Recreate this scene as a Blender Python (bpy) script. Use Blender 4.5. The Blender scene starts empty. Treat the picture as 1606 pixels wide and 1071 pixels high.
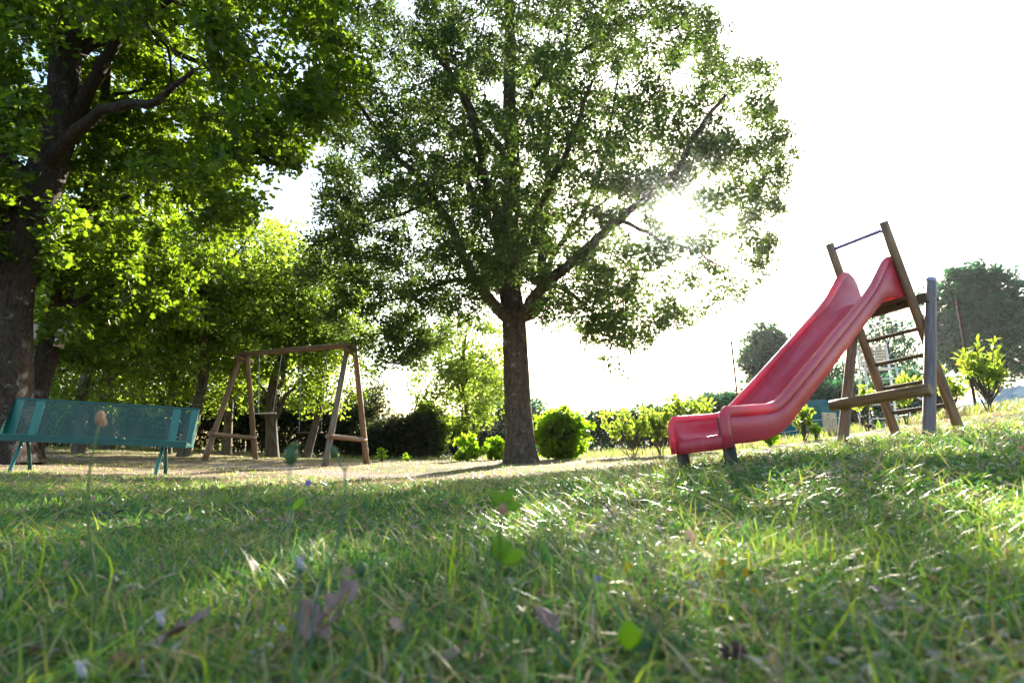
import bpy, bmesh, math, random
import numpy as np
from mathutils import Matrix, Vector
R = math.radians
rng = np.random.default_rng(7)
random.seed(7)

# ------------------------------------------------------------------ camera, sky, sun, exposure
scene = bpy.context.scene
COL = scene.collection
CAM_Z = 0.30
PITCH = R(10.45)
cam_data = bpy.data.cameras.new('camera')
cam = bpy.data.objects.new('camera', cam_data)
COL.objects.link(cam)
cam.location = (0, 0, CAM_Z)
cam.rotation_euler = (math.pi / 2 + PITCH, 0, 0)
cam_data.sensor_width = 36
cam_data.lens = 20.0
cam_data.clip_start = 0.02
cam_data.clip_end = 3000
cam_data.dof.use_dof = True
cam_data.dof.focus_distance = 6.0
cam_data.dof.aperture_fstop = 3.3
scene.camera = cam

SUN_AZ, SUN_EL = R(17.6), R(21.5)          # azimuth from +Y towards +X
SUN_DIR = Vector((math.sin(SUN_AZ) * math.cos(SUN_EL), math.cos(SUN_AZ) * math.cos(SUN_EL), math.sin(SUN_EL)))
world = bpy.data.worlds.new('World')
scene.world = world
world.use_nodes = True
wn, wl = world.node_tree.nodes, world.node_tree.links
wn.clear()
sky = wn.new('ShaderNodeTexSky')
sky.sky_type = 'NISHITA'
sky.sun_disc = False
sky.sun_elevation = SUN_EL
sky.sun_rotation = SUN_AZ
sky.air_density = 1.3
sky.dust_density = 2.2
sky.ozone_density = 2.0
bg = wn.new('ShaderNodeBackground')
bg.inputs['Strength'].default_value = 0.08
wo = wn.new('ShaderNodeOutputWorld')
wl.new(sky.outputs[0], bg.inputs[0])
wl.new(bg.outputs[0], wo.inputs[0])

sun_data = bpy.data.lights.new('sun', 'SUN')
sun_data.energy = 5.0
sun_data.angle = R(0.53)
sun_data.color = (1.0, 0.93, 0.80)
sun = bpy.data.objects.new('sun', sun_data)
COL.objects.link(sun)
sun.rotation_euler = SUN_DIR.to_track_quat('Z', 'Y').to_euler()

scene.view_settings.view_transform = 'Standard'
scene.view_settings.look = 'None'
scene.view_settings.gamma = 1.0
scene.view_settings.use_curve_mapping = False
scene.view_settings.exposure = 2.52
scene.render.engine = 'CYCLES'
scene.cycles.max_bounces = 8
scene.cycles.transmission_bounces = 6
scene.cycles.transparent_max_bounces = 8
scene.cycles.use_denoising = True
scene.cycles.sample_clamp_indirect = 6.0

# ------------------------------------------------------------------ helpers
def P(px, py, y):
    """point of the place at distance y ahead that lies along a sight line of the survey photo"""
    v = (535.5 - py) / 892.0
    fwd = math.cos(PITCH) - v * math.sin(PITCH)
    up = math.sin(PITCH) + v * math.cos(PITCH)
    return np.array([(px - 803) / 892.0 / fwd * y, y, CAM_Z + up / fwd * y])

def make_mesh(name, verts, faces, mat=None, attr=None, smooth=False):
    """verts (n,3), faces (m,k) arrays"""
    me = bpy.data.meshes.new(name)
    verts = np.ascontiguousarray(verts, dtype=np.float32)
    faces = np.ascontiguousarray(faces, dtype=np.int32)
    m, k = faces.shape
    me.vertices.add(len(verts))
    me.vertices.foreach_set('co', verts.ravel())
    me.loops.add(m * k)
    me.loops.foreach_set('vertex_index', faces.ravel())
    me.polygons.add(m)
    me.polygons.foreach_set('loop_start', np.arange(0, m * k, k, dtype=np.int32))
    if smooth:
        me.polygons.foreach_set('use_smooth', np.ones(m, dtype=bool))
    if attr is not None:
        for an, av in attr.items():
            a = me.attributes.new(an, 'FLOAT', 'POINT')
            a.data.foreach_set('value', np.ascontiguousarray(av, dtype=np.float32))
    me.update()
    me.validate()
    if mat: me.materials.append(mat)
    return me

def obj(name, me, parent=None, **props):
    o = bpy.data.objects.new(name, me)
    COL.objects.link(o)
    if parent: o.parent = parent
    for k, v in props.items(): o[k] = v
    return o

def thing(name, label, cat, loc=(0, 0, 0), group=None, matrix=None, rz=0):
    o = bpy.data.objects.new(name, None)
    COL.objects.link(o)
    o.empty_display_size = 0.1
    if matrix is not None: o.matrix_world = matrix
    else:
        o.location = loc
        o.rotation_euler = (0, 0, rz)
    o['label'] = label
    o['category'] = cat
    if group: o['group'] = group
    return o

def bm_obj(name, bm, mat, parent=None, smooth=True, bevel=0, sub=0, solid=0, **props):
    me = bpy.data.meshes.new(name)
    bmesh.ops.recalc_face_normals(bm, faces=bm.faces)
    bm.to_mesh(me)
    bm.free()
    if smooth:
        for p in me.polygons: p.use_smooth = True
    me.materials.append(mat)
    o = obj(name, me, parent, **props)
    if solid:
        m = o.modifiers.new('solid', 'SOLIDIFY'); m.thickness = solid; m.offset = 0
    if bevel:
        m = o.modifiers.new('bevel', 'BEVEL'); m.width = bevel; m.segments = 2; m.limit_method = 'ANGLE'
    if sub:
        m = o.modifiers.new('sub', 'SUBSURF'); m.levels = sub; m.render_levels = sub
    return o

def add_box(bm, c, s, M=None):
    T = Matrix.Translation(Vector(c)) @ (M.to_4x4() if M else Matrix()) @ Matrix.Diagonal((s[0], s[1], s[2], 1))
    bmesh.ops.create_cube(bm, size=1, matrix=T)

def frames(pts):
    pts = np.asarray(pts, float)
    T = np.gradient(pts, axis=0)
    T /= np.linalg.norm(T, axis=1)[:, None] + 1e-9
    a = np.array([0, 0, 1.]) if abs(T[0][2]) < .9 else np.array([1., 0, 0])
    N = np.cross(T[0], a); N /= np.linalg.norm(N)
    Ns = []
    for t in T:
        N = N - t * np.dot(N, t); N /= np.linalg.norm(N) + 1e-9
        Ns.append(N)
    Ns = np.array(Ns)
    return T, Ns, np.cross(T, Ns)

def tube_arrays(pts, rad, sides, rough=0.0, seed=0):
    pts = np.asarray(pts, float); rad = np.broadcast_to(rad, (len(pts),)).astype(float)
    T, N, B = frames(pts)
    th = np.linspace(0, 2 * np.pi, sides, endpoint=False)
    rr = rad[:, None] * np.ones((1, sides))
    if rough:
        r2 = np.random.default_rng(seed)
        ph = r2.uniform(0, 6.28, 4)
        z = np.arange(len(pts))[:, None]
        rr = rr * (1 + rough * (.6 * np.sin(3 * th[None] + ph[0] + z * .15) + .5 * np.sin(5 * th[None] + ph[1] - z * .2)
                   + .5 * np.sin(9 * th[None] + ph[2]) + .8 * r2.normal(0, .4, rr.shape)))
    V = pts[:, None] + rr[..., None] * (np.cos(th)[None, :, None] * N[:, None] + np.sin(th)[None, :, None] * B[:, None])
    n = len(pts)
    i = np.arange(n - 1)[:, None] * sides
    j = np.arange(sides)[None]
    j2 = (j + 1) % sides
    F = np.stack([i + j, i + j2, i + sides + j2, i + sides + j], -1).reshape(-1, 4)
    return V.reshape(-1, 3), F

def tube_obj(name, pts, rad, sides, mat, parent=None, rough=0, seed=0, caps=True, **props):
    V, F = tube_arrays(pts, rad, sides, rough, seed)
    bm = bmesh.new()
    vs = [bm.verts.new(v) for v in V]
    for f in F: bm.faces.new([vs[k] for k in f])
    if caps:
        bm.faces.new(vs[:sides][::-1]); bm.faces.new(vs[-sides:])
    o = bm_obj(name, bm, mat, parent, **props)
    if caps:
        for p in o.data.polygons:
            if len(p.vertices) == sides and sides > 4: p.use_smooth = False
    return o

def bm_tube(bm, pts, rad, sides, caps=True):
    V, F = tube_arrays(pts, rad, sides)
    vs = [bm.verts.new(v) for v in V]
    for f in F: bm.faces.new([vs[k] for k in f])
    if caps:
        bm.faces.new(vs[:sides][::-1]); bm.faces.new(vs[-sides:])

# ------------------------------------------------------------------ materials
def new_mat(name):
    m = bpy.data.materials.new(name)
    m.use_nodes = True
    nt = m.node_tree
    nt.nodes.clear()
    out = nt.nodes.new('ShaderNodeOutputMaterial')
    return m, nt, out

def nd(nt, t, **kw):
    n = nt.nodes.new(t)
    for k, v in kw.items():
        if k in n.inputs: n.inputs[k].default_value = v
        else: setattr(n, k, v)
    return n

def ramp(nt, fac, stops):
    r = nt.nodes.new('ShaderNodeValToRGB')
    cr = r.color_ramp
    while len(cr.elements) < len(stops): cr.elements.new(0.5)
    for e, (p, c) in zip(cr.elements, stops):
        e.position = p; e.color = (*c, 1)
    nt.links.new(fac, r.inputs[0])
    return r

def leaf_mat(name, dark, light, trans, tmix=0.5, rough=0.45, noise=0.8, autumn=None, spec=0.32):
    m, nt, out = new_mat(name)
    L = nt.links
    a = nd(nt, 'ShaderNodeAttribute', attribute_name='lv')
    tc = nd(nt, 'ShaderNodeTexCoord')
    no = nd(nt, 'ShaderNodeTexNoise', Scale=noise, Detail=2.0)
    L.new(tc.outputs['Object'], no.inputs['Vector'])
    mx = nd(nt, 'ShaderNodeMath', operation='MULTIPLY_ADD')
    L.new(no.outputs['Fac'], mx.inputs[0]); mx.inputs[1].default_value = 1.2
    ad = nd(nt, 'ShaderNodeMath', operation='MULTIPLY_ADD')
    L.new(a.outputs['Fac'], ad.inputs[0]); ad.inputs[1].default_value = 0.7; ad.inputs[2].default_value = -0.45
    L.new(ad.outputs[0], mx.inputs[2])
    stops = [(0.15, dark), (0.85, light)]
    tst = [(0.1, tuple(c * .7 for c in trans)), (0.9, trans)]
    if autumn:
        stops.append((1.0, autumn)); tst.append((1.0, tuple(min(1, c * 2.2) for c in autumn)))
    c1 = ramp(nt, mx.outputs[0], stops)
    c2 = ramp(nt, mx.outputs[0], tst)
    b = nd(nt, 'ShaderNodeBsdfPrincipled', Roughness=rough)
    b.inputs['Specular IOR Level'].default_value = spec
    t = nd(nt, 'ShaderNodeBsdfTranslucent')
    L.new(c1.outputs[0], b.inputs['Base Color']); L.new(c2.outputs[0], t.inputs[0])
    mi = nd(nt, 'ShaderNodeMixShader'); mi.inputs[0].default_value = tmix
    L.new(b.outputs[0], mi.inputs[1]); L.new(t.outputs[0], mi.inputs[2]); L.new(mi.outputs[0], out.inputs[0])
    return m

def grain_mat(name, c1, c2, scale=(8, 8, 8), rough=0.7, bump=0.3, detail=6, spec=0.3, bscale=None, metallic=0, dist=0.003, p=(0.35, 0.65)):
    m, nt, out = new_mat(name)
    L = nt.links
    tc = nd(nt, 'ShaderNodeTexCoord')
    mp = nd(nt, 'ShaderNodeMapping'); mp.inputs['Scale'].default_value = scale
    L.new(tc.outputs['Object'], mp.inputs[0])
    no = nd(nt, 'ShaderNodeTexNoise', Scale=1.0, Detail=float(detail), Roughness=0.65)
    L.new(mp.outputs[0], no.inputs['Vector'])
    c = ramp(nt, no.outputs['Fac'], [(p[0], c1), (p[1], c2)])
    b = nd(nt, 'ShaderNodeBsdfPrincipled', Roughness=rough, Metallic=float(metallic))
    b.inputs['Specular IOR Level'].default_value = spec
    L.new(c.outputs[0], b.inputs['Base Color'])
    if bump:
        bp = nd(nt, 'ShaderNodeBump', Strength=bump, Distance=dist)
        L.new(no.outputs['Fac'], bp.inputs['Height']); L.new(bp.outputs[0], b.inputs['Normal'])
    L.new(b.outputs[0], out.inputs[0])
    return m

def bark_mat(name, dark, mid, lichen, lich_amt=0.55):
    m, nt, out = new_mat(name)
    L = nt.links
    tc = nd(nt, 'ShaderNodeTexCoord')
    mp = nd(nt, 'ShaderNodeMapping'); mp.inputs['Scale'].default_value = (1, 1, .28)
    L.new(tc.outputs['Object'], mp.inputs[0])
    vo = nd(nt, 'ShaderNodeTexVoronoi', Scale=26.0, feature='DISTANCE_TO_EDGE')
    no = nd(nt, 'ShaderNodeTexNoise', Scale=16.0, Detail=8.0, Roughness=0.7)
    wv = nd(nt, 'ShaderNodeMixRGB'); wv.inputs[0].default_value = 0.12
    L.new(mp.outputs[0], wv.inputs[1]); L.new(no.outputs['Color'], wv.inputs[2])
    L.new(mp.outputs[0], no.inputs['Vector'])
    L.new(wv.outputs[0], vo.inputs['Vector'])
    mul = nd(nt, 'ShaderNodeMath', operation='MULTIPLY_ADD'); L.new(vo.outputs['Distance'], mul.inputs[0]); mul.inputs[1].default_value = 1.6
    L.new(no.outputs['Fac'], mul.inputs[2])
    c = ramp(nt, mul.outputs[0], [(0.42, dark), (0.75, mid)])
    n2 = nd(nt, 'ShaderNodeTexNoise', Scale=5.0, Detail=7.0, Roughness=0.75)
    L.new(tc.outputs['Object'], n2.inputs['Vector'])
    fr = ramp(nt, n2.outputs['Fac'], [(lich_amt, (0, 0, 0)), (lich_amt + 0.1, (1, 1, 1))])
    mi = nd(nt, 'ShaderNodeMixRGB'); L.new(fr.outputs[0], mi.inputs[0]); L.new(c.outputs[0], mi.inputs[1]); mi.inputs[2].default_value = (*lichen, 1)
    b = nd(nt, 'ShaderNodeBsdfPrincipled', Roughness=0.9)
    b.inputs['Specular IOR Level'].default_value = 0.15
    bp = nd(nt, 'ShaderNodeBump', Strength=0.9, Distance=0.02)
    L.new(mul.outputs[0], bp.inputs['Height']); L.new(bp.outputs[0], b.inputs['Normal'])
    L.new(mi.outputs[0], b.inputs['Base Color']); L.new(b.outputs[0], out.inputs[0])
    return m

M_bark = bark_mat('oak_bark', (.028, .020, .014), (.13, .095, .07), (.26, .24, .21), .56)
M_bark_old = bark_mat('old_oak_bark', (.022, .016, .013), (.075, .056, .046), (.24, .23, .22), .57)
M_bark_far = grain_mat('thin_bark', (.045, .035, .026), (.16, .13, .10), (20, 20, 5), .9, .6)
M_twig = grain_mat('twig_bark', (.05, .04, .028), (.11, .09, .065), (30, 30, 30), .9, 0)
M_leaf_main = leaf_mat('narrow_oak_leaf', (.020, .046, .018), (.046, .086, .024), (.16, .26, .035), .40, .42, .7)
M_leaf_old = leaf_mat('lobed_oak_leaf', (.012, .032, .008), (.036, .075, .012), (.27, .42, .016), .48, .45, .5)
M_leaf_wood = leaf_mat('woodland_leaf', (.024, .055, .012), (.060, .110, .020), (.40, .56, .045), .54, .42, .45)
M_leaf_hedge = leaf_mat('hedge_leaf', (.020, .034, .018), (.055, .06, .028), (.10, .13, .03), .35, .6, .8, spec=.15)
M_leaf_dark = leaf_mat('holm_leaf', (.014, .050, .030), (.038, .105, .060), (.08, .26, .10), .34, .6, .9, spec=.1)
M_leaf_bush = leaf_mat('laurel_leaf', (.04, .09, .012), (.12, .20, .018), (.42, .68, .02), .55, .35, 2.0)
M_leaf_young = leaf_mat('young_laurel_leaf', (.05, .10, .016), (.15, .19, .03), (.42, .58, .05), .52, .35, 3.0, autumn=(.30, .16, .03))
M_bronze = leaf_mat('purple_leaf', (.06, .03, .045), (.10, .06, .07), (.22, .12, .16), .4)
M_wood_warm = grain_mat('varnished_pine', (.11, .058, .030), (.29, .165, .09), (34, 34, 3), .5, .4, spec=.45)
M_wood_grey = grain_mat('weathered_pine', (.10, .075, .055), (.24, .19, .145), (34, 34, 3), .6, .4, spec=.4)
M_wood_slide = grain_mat('stained_pine', (.10, .056, .032), (.28, .165, .09), (34, 34, 3), .55, .4, spec=.45)
M_steel = grain_mat('galvanised_steel', (.30, .31, .36), (.45, .46, .52), (20, 20, 20), .4, .05, metallic=.8)
M_dark_metal = grain_mat('rusty_iron', (.05, .03, .03), (.12, .07, .06), (30, 30, 30), .8, .3)
M_white_metal = grain_mat('white_paint', (.60, .62, .65), (.80, .81, .83), (14, 14, 14), .45, .05)
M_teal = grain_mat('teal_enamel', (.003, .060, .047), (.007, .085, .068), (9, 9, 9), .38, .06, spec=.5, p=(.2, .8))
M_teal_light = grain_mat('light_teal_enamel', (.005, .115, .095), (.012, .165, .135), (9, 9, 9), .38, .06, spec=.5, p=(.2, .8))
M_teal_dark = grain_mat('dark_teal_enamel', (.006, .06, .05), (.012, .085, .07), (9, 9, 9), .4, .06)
M_wire = grain_mat('fence_wire', (.07, .085, .095), (.12, .14, .15), (9, 9, 9), .6, 0)
M_bolt = grain_mat('dark_bolt', (.02, .02, .03), (.05, .05, .06), (40, 40, 40), .5, 0, metallic=.5)
M_straw = leaf_mat('straw', (.30, .24, .13), (.50, .42, .26), (.45, .36, .18), .35, .5, 3)
M_deadleaf = leaf_mat('dead_leaf', (.20, .12, .10), (.40, .26, .22), (.42, .22, .16), .3, .55, 14)

def plastic_red():
    m, nt, out = new_mat('faded_red_plastic')
    L = nt.links
    tc = nd(nt, 'ShaderNodeTexCoord')
    no = nd(nt, 'ShaderNodeTexNoise', Scale=3.5, Detail=5.0, Roughness=.6)
    L.new(tc.outputs['Object'], no.inputs['Vector'])
    c = ramp(nt, no.outputs['Fac'], [(0.3, (.56, .022, .055)), (0.7, (.72, .09, .15))])
    n2 = nd(nt, 'ShaderNodeTexNoise', Scale=60.0, Detail=3.0, Roughness=.7)
    L.new(tc.outputs['Object'], n2.inputs['Vector'])
    d = ramp(nt, n2.outputs['Fac'], [(0.47, (0, 0, 0)), (0.70, (.65, .65, .65))])
    mi = nd(nt, 'ShaderNodeMixRGB'); L.new(d.outputs[0], mi.inputs[0]); L.new(c.outputs[0], mi.inputs[1]); mi.inputs[2].default_value = (.42, .16, .15, 1)
    mp = nd(nt, 'ShaderNodeMapping'); mp.inputs['Scale'].default_value = (46, 1.6, 1.6)
    n3 = nd(nt, 'ShaderNodeTexNoise', Scale=1.0, Detail=5.0, Roughness=.7)
    L.new(tc.outputs['Object'], mp.inputs[0]); L.new(mp.outputs[0], n3.inputs['Vector'])
    d3 = ramp(nt, n3.outputs['Fac'], [(.52, (0, 0, 0)), (.74, (.4, .4, .4))])
    mi3 = nd(nt, 'ShaderNodeMixRGB'); L.new(d3.outputs[0], mi3.inputs[0]); L.new(mi.outputs[0], mi3.inputs[1]); mi3.inputs[2].default_value = (.78, .38, .40, 1)
    mi = mi3
    b = nd(nt, 'ShaderNodeBsdfPrincipled', Roughness=.36)
    b.inputs['Specular IOR Level'].default_value = .5
    b.inputs['Coat Weight'].default_value = .25
    b.inputs['Coat Roughness'].default_value = .25
    L.new(mi.outputs[0], b.inputs['Base Color'])
    bp = nd(nt, 'ShaderNodeBump', Strength=.12, Distance=.002)
    L.new(n2.outputs['Fac'], bp.inputs['Height']); L.new(bp.outputs[0], b.inputs['Normal'])
    t = nd(nt, 'ShaderNodeBsdfTranslucent'); t.inputs[0].default_value = (.95, .08, .14, 1)
    ms = nd(nt, 'ShaderNodeMixShader'); ms.inputs[0].default_value = .36
    L.new(b.outputs[0], ms.inputs[1]); L.new(t.outputs[0], ms.inputs[2]); L.new(ms.outputs[0], out.inputs[0])
    return m
M_red = plastic_red()

# ------------------------------------------------------------------ terrain
CP = np.array([
    (0, 0, 0), (-2, 0, 0), (2, 0, .06), (-1, 2, -.01), (1, 2, .07), (0, 4, .02), (-1.5, 4, -.03),
    (1.05, 3.645, .15), (1.25, 3.325, .19), (3.54, 5.30, .365), (3.80, 5.09, .418), (2.82, 4.93, .30), (3.16, 4.39, .368), (2, 4.02, .25),
    (2, 2.2, .24), (3.6, 4.0, .42), (4.9, 5.5, .63), (6.5, 7.3, .74), (7.6, 8.6, .86), (7.1, 9.27, .77), (6.6, 10.03, .62), (5.97, 10.9, .44), (5.25, 12, .32),
    (3.2, 14.9, .15), (2.2, 16.4, .08), (-3, 24, -.2), (0, 11, 0), (0, 8, -.03), (1.4, 7, .05), (2.5, 9, .12), (3.2, 7, .24),
    (-3.7, 10.9, -.06), (-3.0, 12.1, -.05), (-6.6, 12.5, 0), (-6, 13.7, .01),
    (-5.07, 7.05, -.016), (-5.83, 6.8, .022), (-4.4, 7.3, -.055), (-2, 2.5, 0), (-4, 4.5, .0), (-7.5, 8.5, .08), (-8.3, 15, .08), (-10.4, 14, .2), (-2.5, 8, -.08),
    (-12, 25, .2), (5, 25, .5), (13, 24, 1.3), (12, 13, 1.0), (-14, 6, .4), (12, 5, 1.0), (-6, -4, 0), (6, -4, .2), (0, -4, 0), (8, 13, .6)], float)
def _k(r2): return .5 * r2 * np.log(r2 + 1e-9)
_n = len(CP)
_K = _k(((CP[:, None, :2] - CP[None, :, :2]) ** 2).sum(-1)) + np.eye(_n) * .4
_Q = np.c_[np.ones(_n), CP[:, :2]]
_S = np.linalg.solve(np.block([[_K, _Q], [_Q.T, np.zeros((3, 3))]]), np.r_[CP[:, 2], 0, 0, 0])
def gz(x, y):
    x = np.atleast_1d(np.asarray(x, float)); y = np.atleast_1d(np.asarray(y, float))
    xc = 15 * np.tanh(x / 15) * 1.0; xc = np.where(np.abs(x) < 9, x, np.sign(x) * (9 + 6 * np.tanh((np.abs(x) - 9) / 6)))
    yc = np.where(y < 18, y, 18 + 8 * np.tanh((y - 18) / 8)); yc = np.where(yc < -3, -3, yc)
    r2 = (xc[:, None] - CP[None, :, 0]) ** 2 + (yc[:, None] - CP[None, :, 1]) ** 2
    z = _k(r2) @ _S[:_n] + _S[_n] + _S[_n + 1] * xc + _S[_n + 2] * yc
    z += .006 * np.sin(x * 7.3 + 1.3 * np.sin(y * 3.1)) * np.sin(y * 6.1 + x * 2.2) + .008 * np.sin(x * 2.1 + y * 1.3) * np.sin(y * 1.7 - x * .9)
    return z
def g1(x, y): return float(gz(x, y)[0])

PATH = np.array([(-16, 11.5), (-9, 11.2), (-6, 10.6), (-4, 10.2), (-2.2, 8.0), (-.6, 6.5), (.8, 6.0), (2.0, 6.2), (3.4, 7.2), (6, 8.8)])
def dist_poly(x, y, poly):
    d = np.full(x.shape, 1e9)
    for a, b in zip(poly[:-1], poly[1:]):
        ab = b - a
        t = np.clip(((x - a[0]) * ab[0] + (y - a[1]) * ab[1]) / (ab @ ab), 0, 1)
        d = np.minimum(d, np.hypot(x - a[0] - t * ab[0], y - a[1] - t * ab[1]))
    return d
def vnoise(x, y, s, seed=0):
    r = np.random.default_rng(seed)
    g = r.random((64, 64))
    u, v = (x / s) % 64, (y / s) % 64
    i, j = np.floor(u).astype(int), np.floor(v).astype(int)
    fu, fv = u - i, v - j
    fu = fu * fu * (3 - 2 * fu); fv = fv * fv * (3 - 2 * fv)
    i %= 64; j %= 64
    i2, j2 = (i + 1) % 64, (j + 1) % 64
    return (g[i, j] * (1 - fu) + g[i2, j] * fu) * (1 - fv) + (g[i, j2] * (1 - fu) + g[i2, j2] * fu) * fv
def sstep(a, b, x):
    t = np.clip((x - a) / (b - a), 0, 1)
    return t * t * (3 - 2 * t)
def bare(x, y):
    """0 = turf, 1 = trodden bare earth"""
    n = vnoise(x, y, .9, 1) * .6 + vnoise(x, y, .3, 2) * .4
    d = dist_poly(x, y, PATH)
    b = 1 - sstep(.25, .75, d + (n - .5) * .7)
    sw = np.hypot((x + 5.2) / 3.2, (y - 11.4) / 1.5)          # under the swings
    b = np.maximum(b, 1 - sstep(.7, 1.2, sw + (n - .5) * .8))
    tr = np.hypot((x - .5) / 2.2, (y - 10.8) / 1.6)            # round the middle tree
    b = np.maximum(b, .6 * (1 - sstep(.6, 1.3, tr + (n - .5) * .9)))
    bn = np.hypot((x + 5.4) / 2.2, (y - 7.8) / 1.0)
    b = np.maximum(b, .8 * (1 - sstep(.6, 1.3, bn + (n - .5) * .9)))
    b = np.maximum(b, .7 * sstep(.70, .85, n) * sstep(2.5, 5, y))
    nr = np.hypot((x + .75) / .75, (y - 2.3) / .65)
    b = np.maximum(b, .55 * (1 - sstep(.6, 1.25, nr + (n - .5))))
    fine = vnoise(x, y, .17, 3) * .5 + vnoise(x, y, .55, 4) * .5
    b = b * (1 - .75 * sstep(.50, .66, fine) * (1 - .55 * (1 - sstep(.2, .5, d))))
    return np.clip(b, 0, 1)
def dry(x, y):
    n = vnoise(x, y, 1.3, 5) * .6 + vnoise(x, y, .35, 6) * .4
    far = sstep(5, 9, y)
    return np.clip(.22 + 1.1 * (n - .35) + .45 * far + .2 * np.exp(-((x - .5) ** 2 + (y - .9) ** 2) * 1.5), 0, 1)

def ground():
    a = np.sinh(np.linspace(-5.6, 5.6, 420)) / np.sinh(5.6) * 500
    b0 = np.linspace(-4, 0, 14)[:-1]
    b = np.r_[b0, np.linspace(0, 16, 260)[:-1], 16 + (np.exp(np.linspace(0, 4.2, 60)) - 1) / (math.exp(4.2) - 1) * 700]
    X, Y = np.meshgrid(a, b)
    x, y = X.ravel(), Y.ravel()
    z = gz(x, y)
    bb = bare(x, y)
    z = z - .012 * bb
    ny, nx = X.shape
    i = np.arange(ny - 1)[:, None] * nx + np.arange(nx - 1)[None]
    F = np.stack([i, i + 1, i + nx + 1, i + nx], -1).reshape(-1, 4)
    m, nt, out = new_mat('turf_soil')
    L = nt.links
    tc = nd(nt, 'ShaderNodeTexCoord')
    at = nd(nt, 'ShaderNodeAttribute', attribute_name='bare')
    ad = nd(nt, 'ShaderNodeAttribute', attribute_name='dry')
    n1 = nd(nt, 'ShaderNodeTexNoise', Scale=26.0, Detail=8.0, Roughness=.75)
    n2 = nd(nt, 'ShaderNodeTexNoise', Scale=1.4, Detail=5.0)
    n3 = nd(nt, 'ShaderNodeTexNoise', Scale=90.0, Detail=5.0, Roughness=.8)
    for q in (n1, n2, n3): L.new(tc.outputs['Object'], q.inputs['Vector'])
    soil = ramp(nt, n1.outputs['Fac'], [(.3, (.15, .11, .08)), (.5, (.27, .20, .145)), (.72, (.42, .33, .245))])
    thatch = ramp(nt, n1.outputs['Fac'], [(.32, (.045, .032, .018)), (.5, (.15, .11, .06)), (.72, (.34, .27, .15))])
    green = ramp(nt, n1.outputs['Fac'], [(.3, (.020, .022, .010)), (.5, (.055, .060, .022)), (.72, (.13, .13, .05))])
    m1 = nd(nt, 'ShaderNodeMixRGB'); L.new(ad.outputs['Fac'], m1.inputs[0]); L.new(green.outputs[0], m1.inputs[1]); L.new(thatch.outputs[0], m1.inputs[2])
    m2 = nd(nt, 'ShaderNodeMixRGB'); L.new(at.outputs['Fac'], m2.inputs[0]); L.new(m1.outputs[0], m2.inputs[1]); L.new(soil.outputs[0], m2.inputs[2])
    b_ = nd(nt, 'ShaderNodeBsdfPrincipled', Roughness=.95)
    b_.inputs['Specular IOR Level'].default_value = .1
    bp = nd(nt, 'ShaderNodeBump', Strength=.8, Distance=.02)
    L.new(n1.outputs['Fac'], bp.inputs['Height']); L.new(bp.outputs[0], b_.inputs['Normal'])
    L.new(m2.outputs[0], b_.inputs['Base Color']); L.new(b_.outputs[0], out.inputs[0])
    me = make_mesh('ground', np.c_[x, y, z], F, m, {'bare': bb, 'dry': dry(x, y)}, True)
    obj('ground', me, kind='structure')
ground()

# ------------------------------------------------------------------ scattering volume added for the glow round the sun
def sun_glow_haze():
    m, nt, out = new_mat('sun_glow_haze')
    v = nd(nt, 'ShaderNodeVolumePrincipled')
    v.inputs['Color'].default_value = (.93, .93, 1.0, 1)
    v.inputs['Density'].default_value = .00035
    v.inputs['Anisotropy'].default_value = .965
    nt.links.new(v.outputs[0], out.inputs['Volume'])
    bm = bmesh.new()
    add_box(bm, (0, 40, 6.5), (170, 190, 26))
    bm_obj('sun_glow_haze', bm, m, None, smooth=False, kind='stuff')
sun_glow_haze()

# ------------------------------------------------------------------ leaves
def _tri(f): return np.array(f, int)
LEAF = {
    'rhomb': (np.array([(0, 0, 0), (.26, .45, .05), (0, 1, -.03), (-.26, .45, .05)]), _tri([(0, 1, 2), (0, 2, 3)])),
    'lance': (np.array([(0, 0, 0), (.17, .35, .05), (.13, .72, .03), (0, 1, -.06), (-.13, .72, .03), (-.17, .35, .05), (0, .5, 0)]),
              _tri([(0, 1, 6), (1, 2, 6), (2, 3, 6), (3, 4, 6), (4, 5, 6), (5, 0, 6)])),
    'oak': (np.array([(0, 0, 0), (.09, .18, .02), (.27, .30, .05), (.15, .42, .03), (.36, .58, .06), (.20, .70, .03), (.26, .86, .03), (0, 1, -.05),
                      (-.26, .86, .03), (-.20, .70, .03), (-.36, .58, .06), (-.15, .42, .03), (-.27, .30, .05), (-.09, .18, .02), (0, .5, 0)]),
            _tri([(i, i + 1, 14) for i in range(13)] + [(13, 0, 14)])),
    'oak6': (np.array([(0, 0, 0), (.30, .34, .05), (.16, .46, .0), (.34, .70, .05), (0, 1, -.04), (-.34, .70, .05), (-.16, .46, 0), (-.30, .34, .05)]),
             _tri([(0, 1, 2), (2, 3, 4), (4, 5, 6), (6, 7, 0), (0, 2, 4), (0, 4, 6)])),
}
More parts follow.
